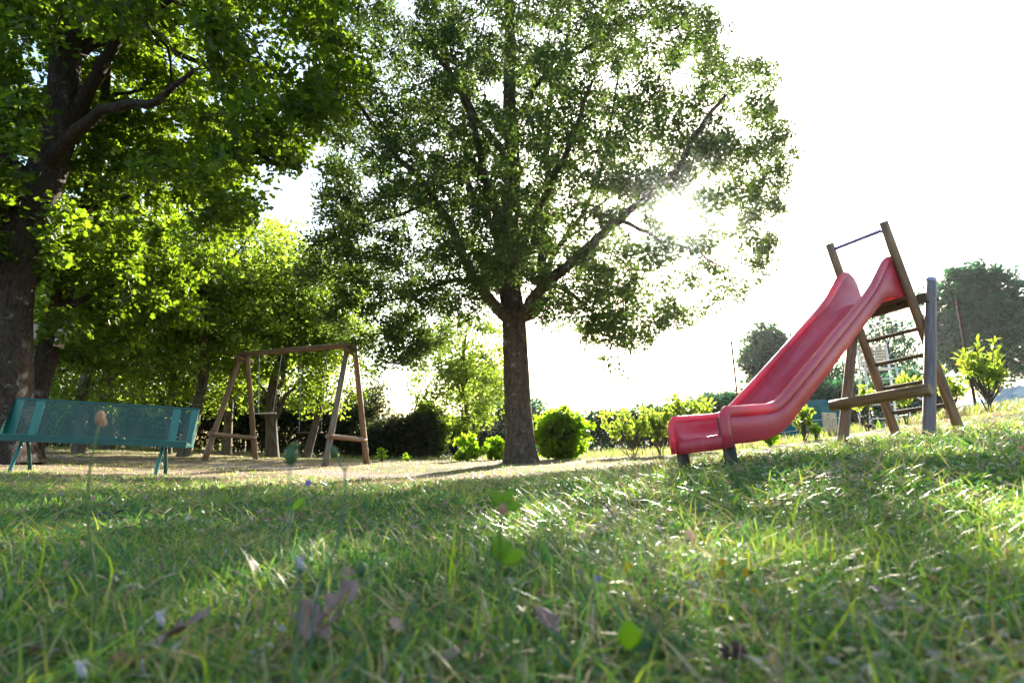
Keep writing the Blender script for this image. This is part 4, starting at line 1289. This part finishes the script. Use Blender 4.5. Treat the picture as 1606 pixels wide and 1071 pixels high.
def nest_box():
    D = 9.35
    for (px, py, w, h, lab, nm, cat) in ((55, 520, .13, .26, 'pale upright board hanging left of the leaning trunk', 'hanging_board', 'board'), (95, 530, .11, .34, 'white striped box fixed to the right side of the leaning trunk', 'nest_box', 'box')):
        p = P(px, py, D)
        t = thing(nm, lab, cat, tuple(p), rz=R(-12))
        Mr = Matrix.Rotation(R(9), 3, 'Y')
        if nm == 'nest_box':
            for k in range(4):
                bm = bmesh.new(); add_box(bm, (.012 * k - .02, 0, -h / 2 + .05 + k * .08), (w, .09, .055), Mr); bm_obj('slat', bm, M_white_metal if k % 2 else M_pale_board, t, smooth=False, bevel=.004)
            bm = bmesh.new(); add_box(bm, (0, .055, 0), (w * .7, .02, h), Mr); bm_obj('back_board', bm, M_pale_board, t, smooth=False)
        else:
            bm = bmesh.new(); add_box(bm, (0, 0, 0), (w, .02, h), Mr); bm_obj('panel', bm, M_pale_board, t, smooth=False, bevel=.003)
            pole('hook', (0, 0, h / 2), (.16, .05, h / 2 + .12), .004, M_bolt, t, 6, rough=0)
nest_box()

# ------------------------------------------------------------------ grass
def grass_mat(name, stops, tstops, tm=.45, rough=.4):
    m, nt, out = new_mat(name)
    L = nt.links
    a = nd(nt, 'ShaderNodeAttribute', attribute_name='lv')
    c1 = ramp(nt, a.outputs['Fac'], stops); c2 = ramp(nt, a.outputs['Fac'], tstops)
    b = nd(nt, 'ShaderNodeBsdfPrincipled', Roughness=rough); b.inputs['Specular IOR Level'].default_value = .5
    t = nd(nt, 'ShaderNodeBsdfTranslucent')
    L.new(c1.outputs[0], b.inputs['Base Color']); L.new(c2.outputs[0], t.inputs[0])
    mi = nd(nt, 'ShaderNodeMixShader'); mi.inputs[0].default_value = tm
    L.new(b.outputs[0], mi.inputs[1]); L.new(t.outputs[0], mi.inputs[2]); L.new(mi.outputs[0], out.inputs[0])
    return m
GS = [(0, (.016, .080, .055)), (.35, (.062, .17, .026)), (.62, (.18, .26, .025)), (.72, (.27, .21, .07)), (.85, (.38, .29, .13)), (1, (.52, .43, .27))]  # teal low end paints the cool tint of shade into the blades
GT = [(0, (.06, .24, .09)), (.35, (.24, .50, .05)), (.62, (.55, .66, .05)), (.72, (.40, .33, .10)), (.85, (.45, .35, .17)), (1, (.5, .44, .30))]
M_grass = grass_mat('grass_blade', GS, GT)

def blades(x, y, h, w, bend, lean, dryv, seg=3, zoff=0, flat=0):
    n = len(x)
    z = gz(x, y) + zoff
    az = rng.uniform(0, 2 * np.pi, n)
    dx, dy = np.cos(az), np.sin(az)
    f = np.linspace(0, 1, seg + 1)
    # arc: lean grows along the blade
    ang = lean[:, None] + bend[:, None] * f[None]
    st = h[:, None] / seg
    hx = np.cumsum(np.c_[np.zeros(n), np.sin(ang[:, :-1]) * st], 1)
    hz = np.cumsum(np.c_[np.zeros(n), np.cos(ang[:, :-1]) * st], 1)
    cx = x[:, None] + dx[:, None] * hx; cy = y[:, None] + dy[:, None] * hx; cz = z[:, None] - .005 + np.maximum(hz, .002 * np.arange(seg + 1)[None])
    wd = w[:, None] * np.array([.8, 1.0, .8, .5, .3][:seg])[None] * .5
    tw = rng.normal(0, .5, n)
    sx, sy, sz = -dy * np.cos(tw), dx * np.cos(tw), np.sin(tw)
    V = np.zeros((n, 2 * seg + 1, 3))
    for k in range(seg):
        V[:, 2 * k] = np.stack([cx[:, k] - sx * wd[:, k], cy[:, k] - sy * wd[:, k], cz[:, k] - sz * wd[:, k]], 1)
        V[:, 2 * k + 1] = np.stack([cx[:, k] + sx * wd[:, k], cy[:, k] + sy * wd[:, k], cz[:, k] + sz * wd[:, k]], 1)
    V[:, 2 * seg] = np.stack([cx[:, seg], cy[:, seg], cz[:, seg]], 1)
    F = []
    for k in range(seg - 1): F += [(2 * k, 2 * k + 1, 2 * k + 3), (2 * k, 2 * k + 3, 2 * k + 2)]
    F.append((2 * seg - 2, 2 * seg - 1, 2 * seg))
    F = np.array(F)
    FF = (F[None] + (np.arange(n) * (2 * seg + 1))[:, None, None]).reshape(-1, 3)
    return V.reshape(-1, 3), FF, np.repeat(dryv, 2 * seg + 1)

def scatter(n, y0, y1, side=1.05, power=1.0, xmin=None):
    """ground points over the wedge of lawn ahead, a little wider than the picture"""
    y = np.sqrt(rng.random(n) * (y1 ** 2 - y0 ** 2) + y0 ** 2)
    x = rng.uniform(-1, 1, n) * (y * side + .25)
    return x, y

def lawn():
    parts = []
    def zone(n, y0, y1, hh, ww, seg, tufts, keep_bare=.93, dshift=0, hvar=.45):
        nt_ = max(1, n // tufts)
        tx, ty = scatter(nt_, y0, y1)
        x = np.repeat(tx, tufts) + rng.normal(0, .018 + .006 * y0, nt_ * tufts)
        y = np.repeat(ty, tufts) + rng.normal(0, .018 + .006 * y0, nt_ * tufts)
        y = np.maximum(y, .32)
        b = bare(x, y)
        k = rng.random(len(x)) > b * keep_bare
        k &= rng.random(len(x)) < .14 + 1.9 * np.maximum(0, vnoise(x + 31, y + 17, .16 + .05 * y0, 55) - .22)
        if y1 > 4:
            k &= rng.random(len(x)) > .2 * sstep(6.0, 8.5, y)
        x, y, b = x[k], y[k], b[k]
        n_ = len(x)
        patch = vnoise(x, y, .22, 51)
        h = hh * (.45 + .9 * patch) * rng.lognormal(0, hvar, n_) * (1 - .4 * b)
        h = np.minimum(h, hh * 2.4)
        w = ww * rng.uniform(.6, 1.4, n_)
        dv = dry(x, y)
        isdry = rng.random(n_) < (.04 + .42 * dv + .3 * b + .35 * sstep(5.5, 8, y))
        lv = np.where(isdry, rng.uniform(.68, 1, n_), np.clip(.32 + .3 * (vnoise(x, y, .5, 52) - .5) + .12 * (x > .4) + rng.normal(0, .14, n_), 0, .62))
        lean = np.abs(rng.normal(.35, .35, n_)) + isdry * rng.uniform(0, .9, n_)
        bend = rng.uniform(.1, 1.5, n_)
        parts.append(blades(x, y, h, w, bend, lean, lv, seg))
    zone(62000, .33, 1.6, .044, .0034, 4, 5)
    zone(90000, 1.3, 3.2, .036, .0040, 3, 6)
    zone(90000, 3.0, 6.5, .026, .0055, 2, 6)
    zone(150000, 6.0, 16.0, .027, .009, 2, 6, .72)
    # dry weeds left standing along the fence and the hedge
    for (ax, ay), (bx, by), n_, sp in (((-2.6, 20), (9.0, 6.4), 9000, .5), ((-14, 18.5), (-2.6, 19), 5000, .6), ((1.5, 13.2), (8.0, 8.2), 7000, .45)):
        f = rng.random(n_)
        x = ax + (bx - ax) * f + rng.normal(0, sp, n_); y = ay + (by - ay) * f + rng.normal(0, sp, n_)
        k = vnoise(x + 90, y + 90, .5, 71) > .45
        x, y = x[k], y[k]; m = len(x)
        parts.append(blades(x, y, .13 * rng.uniform(.4, 1.7, m), .010 * rng.uniform(.5, 1.3, m), rng.uniform(.1, 1.3, m), np.abs(rng.normal(.3, .4, m)), np.where(rng.random(m) < .6, rng.uniform(.66, 1, m), rng.uniform(.2, .62, m)), 3))
    # long loose blades standing out of the sward
    for n_, y0, y1, hh, ww in ((4200, .5, 1.8, .10, .0042), (5600, 1.6, 4.5, .10, .006)):
        x, y = scatter(n_ // 4, y0, y1)
        x = np.repeat(x, 4) + rng.normal(0, .03, len(x) * 4); y = np.repeat(y, 4) + rng.normal(0, .03, len(y) * 4)
        k = rng.random(len(x)) > bare(x, y) * .8
        x, y = x[k], y[k]; m = len(x)
        parts.append(blades(x, y, hh * rng.uniform(.6, 1.5, m), ww * rng.uniform(.6, 1.3, m), rng.uniform(.4, 1.6, m), rng.uniform(.1, .8, m), np.where(rng.random(m) < .25, rng.uniform(.66, .9, m), rng.uniform(.2, .62, m)), 5))
    V, F, A = merge(parts)
    obj('grass', make_mesh('grass', V, F, M_grass, {'lv': A}), kind='stuff', label='rough lawn grass covering the slope', category='grass')
    # flattened straw
    parts = []
    for n, y0, y1, hh, ww in ((15000, .35, 2.2, .07, .0024), (20000, 2.0, 6.5, .10, .004)):
        x, y = scatter(n, y0, y1)
        k = rng.random(n) < (.3 + .9 * dry(x, y))
        x, y = x[k], y[k]; m = len(x)
        parts.append(blades(x, y, hh * rng.uniform(.5, 1.8, m), ww * rng.uniform(.7, 1.3, m), rng.normal(0, .25, m), rng.uniform(1.15, 1.5, m), rng.uniform(.7, 1, m), 3, zoff=.008))
    V, F, A = merge(parts)
    obj('dry_straw', make_mesh('dry_straw', V, F, M_grass, {'lv': A}), kind='stuff', label='dry straw lying in the lawn', category='straw')
    # matted lying blades of the turf
    parts = []
    for n, y0, y1, hh, ww in ((26000, .35, 2.2, .075, .0042), (22000, 2.0, 5.0, .09, .0055)):
        x, y = scatter(n, y0, y1)
        k = rng.random(len(x)) > bare(x, y) * .9
        x, y = x[k], y[k]; m = len(x)
        gv = np.where(rng.random(m) < .3, rng.uniform(.66, 1, m), rng.uniform(0, .6, m))
        parts.append(blades(x, y, hh * rng.uniform(.4, 1.7, m), ww * rng.uniform(.6, 1.5, m), rng.uniform(.2, 1.0, m), rng.uniform(.75, 1.35, m), gv, 3, zoff=.006))
    V, F, A = merge(parts)
    obj('matted_grass', make_mesh('matted_grass', V, F, M_grass, {'lv': A}), kind='stuff', label='matted lying grass of the foreground turf', category='grass')
    # broad ground leaves: clover and plantain
    x, y = scatter(34000, .75, 3.6)
    k = vnoise(x, y, .3, 61) > .42
    x, y = x[k], y[k]; n = len(x)
    c = np.c_[x, y, gz(x, y) + rng.uniform(.006, .038, n)]
    V, F, lv = leaves(c, .020, 'lance', .6, None, 0, 2.1)
    obj('ground_cover', make_mesh('ground_cover', V, F, M_clover, {'lv': lv}), kind='stuff', label='low broad leaved weeds among the grass', category='weeds')
    # pale curled bits of old leaf, their paleness also painting whitish glints
    x, y = scatter(6500, .7, 3.6)
    k = vnoise(x, y, .45, 63) + .25 * (x > 0) > .55
    x, y = x[k], y[k]; n = len(x)
    c = np.c_[x, y, gz(x, y) + rng.uniform(.006, .032, n)]
    V, F, lv = leaves(c, .022, 'lance', .4, None, 0, 1.5)
    obj('pale_litter', make_mesh('pale_litter', V, F, M_pale_leaf, {'lv': lv}), kind='stuff', label='pale bleached bits of old leaf and painted white glints in the turf', category='leaf litter')
    # crumbs of dead leaves
    x, y = scatter(3200, .5, 6)
    n = len(x)
    c = np.c_[x, y, gz(x, y) + rng.uniform(.004, .03, n)]
    V, F, lv = leaves(c, .038, 'oak', .9, None, 0, 1.0)
    obj('leaf_litter', make_mesh('leaf_litter', V, F, M_deadleaf, {'lv': lv}), kind='stuff', label='scattered brown leaf litter', category='leaf litter')
    # pebbles on the trodden path
    x = rng.uniform(-6, 6, 60000); y = rng.uniform(4.5, 11.5, 60000)
    k = (bare(x, y) > .6) & (dist_poly(x, y, PATH) < .8)
    x, y = x[k][:9000], y[k][:9000]; n = len(x)
    s = rng.uniform(.004, .013, n)
    O = np.array([(1, 0, 0), (0, 1, 0), (-1, 0, 0), (0, -1, 0), (0, 0, .6)])
    V = np.c_[x, y, gz(x, y) - .012][:, None] + O[None] * (s[:, None, None] * rng.uniform(.7, 1.3, (n, 5, 1)))
    Fp = np.array([(0, 1, 4), (1, 2, 4), (2, 3, 4), (3, 0, 4)])
    FF = (Fp[None] + (np.arange(n) * 5)[:, None, None]).reshape(-1, 3)
    obj('gravel', make_mesh('gravel', V.reshape(-1, 3), FF, grain_mat('pebble', (.20, .17, .16), (.46, .41, .38), (30, 30, 30), .8, 0)), kind='stuff', label='fine gravel on the trodden path', category='gravel')
M_pale_leaf = leaf_mat('bleached_glint_leaf', (.30, .26, .22), (.56, .52, .46), (.45, .38, .30), .3, .4, 9)
M_clover = leaf_mat('clover_leaf', (.035, .09, .03), (.09, .16, .04), (.16, .34, .06), .4, .4, 6)
lawn()

# ------------------------------------------------------------------ single plants and litter in the foreground
M_stem = grass_mat('green_stem', [(0, (.10, .16, .05)), (1, (.2, .26, .08))], [(0, (.2, .3, .08)), (1, (.3, .4, .1))], .3)
M_blue_stem = grass_mat('grey_green_stem', [(0, (.10, .18, .13)), (1, (.16, .26, .18))], [(0, (.15, .3, .2)), (1, (.2, .4, .3))], .3)
M_seed = grain_mat('tan_seed_head', (.28, .13, .08), (.48, .27, .16), (60, 60, 60), .9, .3)
M_bud = leaf_mat('green_bud', (.07, .14, .06), (.13, .22, .08), (.2, .34, .1), .35, .5, 8)
M_fresh = leaf_mat('fresh_leaf', (.14, .28, .015), (.22, .40, .02), (.60, .85, .04), .5, .4, 5)
M_yel = leaf_mat('yellow_petal', (.70, .42, .01), (.8, .55, .02), (.8, .5, .02), .35, .5, 5)
M_lilac = leaf_mat('lilac_petal', (.30, .20, .55), (.42, .30, .7), (.4, .3, .75), .4, .5, 5)
M_white = leaf_mat('withered_white', (.46, .42, .44), (.66, .62, .62), (.5, .45, .45), .25, .5, 5)
M_darkred = leaf_mat('dark_red_head', (.09, .03, .04), (.18, .07, .08), (.2, .06, .07), .25, .5, 5)

def ovoid(bm, c, r, axis=(0, 0, 1), seg=12):
    q = Vector(axis).to_track_quat('Z', 'Y').to_matrix().to_4x4()
    bmesh.ops.create_uvsphere(bm, u_segments=seg, v_segments=8, radius=1, matrix=Matrix.Translation(Vector(c)) @ q @ Matrix.Diagonal((r[0], r[0], r[1], 1)))

def stalk(name, label, cat, pix, D, r, mat, grp=None, base_out=None):
    """stem through sight-line points at distance D, its foot on the ground"""
    pts = [P(px, py, D) for px, py in pix]
    f = pts[-1].copy(); f[2] = g1(f[0], f[1]) - .01
    if pts[-1][2] > f[2] + .01: pts.append(f)
    base = pts[-1]
    t = thing(name, label, cat, tuple(base), grp)
    line = smooth_line(np.array(pts[::-1]) - base, 12)
    tube_obj('stem', line, np.linspace(r, r * .7, 12), 8, mat, t)
    return t, [p - base for p in pts], base

def leaf_part(t, name, p, d, size, mat, width=1.0, n=(0, -.4, 1), fold=.12):
    """one broad leaf of its own shape"""
    d = Vector(d).normalized(); n = Vector(n); n = (n - d * n.dot(d)).normalized(); s = d.cross(n)
    prof = [(0, .01), (.12, .12), (.3, .24), (.5, .28), (.7, .23), (.87, .12), (1, .005)]
    bm = bmesh.new()
    rows = []
    for f, w in prof:
        c = Vector(p) + d * (f * size) + n * (-.18 * size * f * f)
        rows.append([bm.verts.new(c + s * (k * w * width * size) + n * (fold * abs(k) * w * size)) for k in (-1, -.5, 0, .5, 1)])
    for a, b in zip(rows[:-1], rows[1:]):
        for i in range(4): bm.faces.new((a[i], a[i + 1], b[i + 1], b[i]))
    return bm_obj(name, bm, mat, t, solid=.0006)

def foreground():
    # tan headed tall stalk before the bench
    t, p, b = stalk('grass_stalk', 'tall yellow stalk with a tan seed head rising in front of the bench', 'plant', [(157, 655), (150, 690), (140, 740), (138, 800), (143, 860), (152, 930)], .95, .0021, M_stem)
    bm = bmesh.new(); ovoid(bm, p[0], (.007, .012), p[0] - p[1]); ovoid(bm, p[0] + np.array([.006, 0, -.008]), (.005, .008)); bm_obj('seed_head', bm, M_seed, t)
    # pale green bud
    t, p, b = stalk('bud_stalk', 'blurred pale green flower bud on a thin stem below the swings', 'plant', [(456, 720), (453, 770), (456, 850), (470, 940)], .62, .0013, M_blue_stem)
    bm = bmesh.new(); ovoid(bm, p[0] + np.array([0, 0, .004]), (.0075, .0105)); bm_obj('bud', bm, M_bud, t)
    bm = bmesh.new(); ovoid(bm, p[0] + np.array([.004, 0, .014]), (.004, .005)); bm_obj('bud_tip', bm, M_bud, t)
    # forked grey green stalk
    t, p, b = stalk('forked_stalk', 'grey green stalk forking near its top, right of the pale bud', 'plant', [(541, 735), (541, 775), (533, 840), (510, 900), (492, 960)], .80, .0019, M_blue_stem)
    q0 = P(541, 738, .80) - b; q1 = P(530, 722, .80) - b; q2 = P(524, 708, .80) - b; q3 = P(546, 728, .80) - b
    tube_obj('side_stem', [q0, q1, q2], .0013, 8, M_blue_stem, t); tube_obj('side_stem', [q0, q3], .0013, 8, M_blue_stem, t)
    bm = bmesh.new(); ovoid(bm, q2, (.005, .009), (q2 - q1)); bm_obj('bud', bm, M_bud, t)
    # leafy sprig in the centre
    t, p, b = stalk('leafy_sprig', 'bright green sprig with two whorls of leaves in the middle foreground', 'plant', [(788, 800), (784, 850), (781, 900), (787, 950), (800, 1000)], .72, .0022, M_stem)
    c = p[0]
    bm = bmesh.new(); ovoid(bm, c + np.array([0, 0, .001]), (.006, .008)); bm_obj('node', bm, M_seed, t)
    for d in ((-.55, -.2, 1), (.55, 0, 1), (1.0, -.2, .15), (.35, .6, .4), (-.4, .5, .3)): leaf_part(t, 'leaf', c + np.array([0, 0, .004]), d, .026, M_fresh, 1.0, n=(.2, -1, .3))
    c = P(783, 880, .72) - b
    for d in ((0, -.15, 1), (.9, -.3, .35), (.5, .5, .7)): leaf_part(t, 'leaf', c, d, .033, M_fresh, 1.1, n=(.2, -1, .2))
    # nodding whitish heads
    for k, (pix, D, lab) in enumerate((([(472, 885), (470, 930), (462, 990)], .80, 'small whitish bud on a pale stem left of the big dead leaf'),
                                  ([(252, 972), (262, 1000), (272, 1040)], .78, 'white withered flower head bending over, left foreground'),
                                  ([(128, 1052), (136, 1068), (142, 1090)], .70, 'white withered flower head at the bottom edge, lower left'))):
        t, p, b = stalk('withered_flower', lab, 'plant', pix, D, .0014, M_stem, 'withered flower heads in the grass')
        bm = bmesh.new(); ovoid(bm, p[0], (.0042, .009), (-.5, -.2, 1)); ovoid(bm, p[0] + np.array([-.003, 0, .007]), (.0025, .006), (-.9, 0, .6)); ovoid(bm, p[0] + np.array([.002, 0, .008]), (.002, .006), (.4, 0, 1)); bm_obj('flower_head', bm, M_white, t)
        bm = bmesh.new(); ovoid(bm, p[0] + np.array([0, 0, -.008]), (.004, .005)); bm_obj('calyx', bm, M_bud, t)
    t, p, b = stalk('bud_stalk', 'dark green closed bud leaning right above the big dead leaf', 'plant', [(566, 893), (570, 940), (575, 1000)], .80, .0013, M_stem)
    bm = bmesh.new(); ovoid(bm, p[0], (.006, .010)); bm_obj('bud', bm, M_bud, t)
    # lilac flowers
    for px, py, D, lab in ((484, 757, 1.3, 'small violet flower below the swings'), (936, 907, 1.1, 'small pale lilac flower in the centre right grass')):
        t, p, b = stalk('lilac_flower', lab, 'flower', [(px, py), (px + 2, py + 30), (px + 3, py + 60)], D, .0009, M_stem, 'small lilac flowers in the grass')
        for a in range(5):
            an = a * 1.2566
            leaf_part(t, 'petal', p[0], (math.cos(an), -.3, math.sin(an)), .009, M_lilac, 1.2, n=(0, -1, 0))
    # yellow flowers
    for px, py, D, lab in ((1133, 881, 1.15, 'yellow flower, left of the little group in the right foreground'), (1168, 897, 1.12, 'yellow flower, middle of the little group in the right foreground'),
                       (1183, 928, 1.05, 'lowest yellow flower of the little group in the right foreground'), (1208, 786, 2.0, 'single yellow flower farther up the right slope'),
                       (985, 888, 1.1, 'orange yellow flower right of the leafy sprig'), (1128, 900, 1.15, 'yellow flower just below the left one of the right group')):
        t, p, b = stalk('yellow_flower', lab, 'flower', [(px, py), (px + 3, py + 25), (px + 5, py + 50)], D, .0009, M_stem, 'small yellow flowers in the grass')
        for a in range(6):
            an = a * 1.047 + px
            leaf_part(t, 'petal', p[0], (math.cos(an), -.5, math.sin(an) + .3), .0085, M_yel, 1.3, n=(0, -1, 0))
        bm = bmesh.new(); ovoid(bm, p[0], (.003, .003)); bm_obj('flower_centre', bm, M_yel, t)
    # dark clover heads
    for px, py, D, lab in ((1150, 1020, .74, 'dark red brown clover head at the bottom of the right foreground'), (1512, 708, 4.0, 'dark red weed tuft on the slope below the ladder foot'), (1362, 668, 6.9, 'reddish weed tuft behind the slide posts')):
        t, p, b = stalk('clover_head', lab, 'plant', [(px, py), (px, py + 14)], D, .0012, M_stem, 'dark red plant heads')
        s = .012 if D < 1 else .03
        bm = bmesh.new()
        for k in range(26):
            v = rng.normal(0, 1, 3); v /= np.linalg.norm(v)
            ovoid(bm, p[0] + v * s * .8 * np.array([1.3, 1, .7]), (s * .22, s * .45), v, 6)
        bm_obj('flower_head', bm, M_darkred, t)
    # dead oak leaves lying on the turf
    def dead(px, py, D, size, rz, lab, tip=0.5):
        p = P(px, py, D)
        p[2] = max(p[2], g1(p[0], p[1]) + .02)
        t = thing('fallen_leaf', lab, 'leaf', tuple(p), 'large dead leaves lying in the grass')
        T_, F_ = LEAF['oak']
        ring = np.array(T_[:14])
        # blade with folded, crumpled relief: rings from the margin to the midrib
        V, Fc = [], []
        for k, f in enumerate((1.0, .7, .4, .12)):
            for q in ring:
                x = q[0] * f * 1.15; y = .5 + (q[1] - .5) * (1 - (1 - f) * .35)
                zz = .10 * abs(x) * 2 + .05 * math.sin(9 * y + 5 * x) * abs(x) * 3 + .06 * math.sin(14 * x + k)
                V.append((x, y - .5, zz))
        for k in range(3):
            for i in range(14):
                j = (i + 1) % 14
                Fc.append((k * 14 + i, k * 14 + j, (k + 1) * 14 + j, (k + 1) * 14 + i))
        o = obj('leaf_blade', make_mesh('leaf_blade', np.array(V) * size, np.array(Fc), M_deadleaf, {'lv': np.full(len(V), .6)}, True), t)
        o.rotation_euler = (tip, .15, rz)
        m = o.modifiers.new('s', 'SOLIDIFY'); m.thickness = .0006
        e = Vector((0, -.5 * size, 0)); 
        st = tube_obj('leaf_stalk', [(0, -.52 * size, 0), (.01 * size, 0, .02 * size), (0, .48 * size, .02 * size)], .0009, 6, M_seed, t)
        st.rotation_euler = o.rotation_euler
    dead(522, 962, .86, .105, R(-60), 'large pinkish brown dead leaf standing in the grass, bottom centre left', .9)
    dead(482, 972, .84, .06, R(30), 'smaller dead leaf touching the left side of the big one', .9)
    dead(285, 985, .80, .085, R(-95), 'long curled brown dead leaf behind the white withered flower', .5)
    dead(860, 975, .9, .06, R(40), 'pale dead leaf in the grass right of the leafy sprig', .6)
    dead(955, 800, 1.9, .07, R(70), 'reddish brown leaf in the mid grass right of the sprig top', .9)
    t, p, b = stalk('broad_leaf_weed', 'broad bright green leaf near the bottom right of centre', 'plant', [(988, 1020), (990, 1045)], .70, .0013, M_stem)
    leaf_part(t, 'leaf', p[0], (-.05, -.2, 1), .034, M_fresh, 1.5, n=(0, -1, .2)); leaf_part(t, 'leaf', p[0], (1, -.1, .45), .030, M_clover, .7, n=(0, -1, .6))
    t, p, b = stalk('broad_leaf_weed', 'single yellow green leaf on a thin stem in the left middle grass', 'plant', [(458, 800), (456, 830)], 1.5, .0013, M_stem)
    leaf_part(t, 'leaf', p[0], (.7, -.1, .8), .045, M_fresh, .9, n=(0, -1, .6)); leaf_part(t, 'leaf', p[0], (-.8, -.1, .3), .02, M_fresh, .9, n=(0, -1, .6))
    # twigs
    def twig(pa, pb, D, r, lab, mat):
        a, c = P(*pa, D), P(*pb, D)
        for q in (a, c): q[2] = g1(q[0], q[1]) + .03
        m = (a + c) / 2
        t = thing('fallen_twig', lab, 'twig', tuple(m), 'twigs lying on the lawn')
        pts = np.array([a + (c - a) * f + np.array([0, .01 * math.sin(f * 7), .008 * math.sin(f * 5)]) for f in np.linspace(0, 1, 9)]) - m
        tube_obj('stick', pts, np.linspace(r, r * .6, 9), 8, mat, t, rough=.12)
        tube_obj('side_twig', [pts[5], pts[5] + np.array([.02, .01, .02]), pts[5] + np.array([.05, .015, .03])], r * .4, 6, mat, t)
    twig((155, 778), (195, 784), 2.4, .012, 'short dark stick lying in the shaded grass below the bench', M_bolt)
    twig((190, 888), (262, 890), 1.2, .004, 'pale dry twig lying in the left foreground', M_straw_twig)
    # a few bold single blades
    for k, (pix, D, w) in enumerate((([(716, 800), (712, 850), (706, 900)], 1.15, .0055), ([(1262, 758), (1250, 790), (1243, 820)], 1.7, .007), ([(1352, 912), (1330, 960), (1290, 1015), (1272, 1050)], .80, .0055),
                                ([(660, 810), (690, 850), (712, 890)], 1.2, .0045), ([(30, 795), (48, 815), (70, 838)], 1.3, .005), ([(125, 817), (150, 850), (175, 885)], 1.2, .005), ([(1388, 722), (1388, 750), (1388, 775)], 2.4, .01))):
        pts = [P(px, py, D) for px, py in pix]
        f = pts[-1].copy(); f[2] = g1(f[0], f[1]) - .01
        if pts[-1][2] > f[2]: pts.append(f)
        base = pts[-1]
        line = smooth_line(np.array(pts[::-1]) - base, 9)
        bm = bmesh.new(); rows = []
        for i, q in enumerate(line):
            ww = w * .5 * (1 - (i / 8) ** 2.5) + .0002
            rows.append((bm.verts.new(q + np.array([-ww, 0, 0])), bm.verts.new(q + np.array([0, ww * .5, 0])), bm.verts.new(q + np.array([ww, 0, 0]))))
        for a, c in zip(rows[:-1], rows[1:]):
            for i in (0, 1): bm.faces.new((a[i], a[i + 1], c[i + 1], c[i]))
        o = bm_obj('tall_grass', bm, M_fresh, None)
        o.location = base
        o['category'] = 'grass blade'; o['group'] = 'tall single grass blades'
        o['label'] = ['upright green blade left of the leafy sprig', 'bright upright blade on the right slope below the slide', 'long bright blade slanting at the lower right', 'blade leaning right toward the leafy sprig',
                      'pale blade leaning right near the left edge', 'blade leaning right beside the tall tan headed stalk', 'bright thin blade standing below the slide posts'][k]
M_straw_twig = grain_mat('dry_twig', (.34, .26, .17), (.52, .42, .30), (60, 60, 60), .8, .2)
foreground()
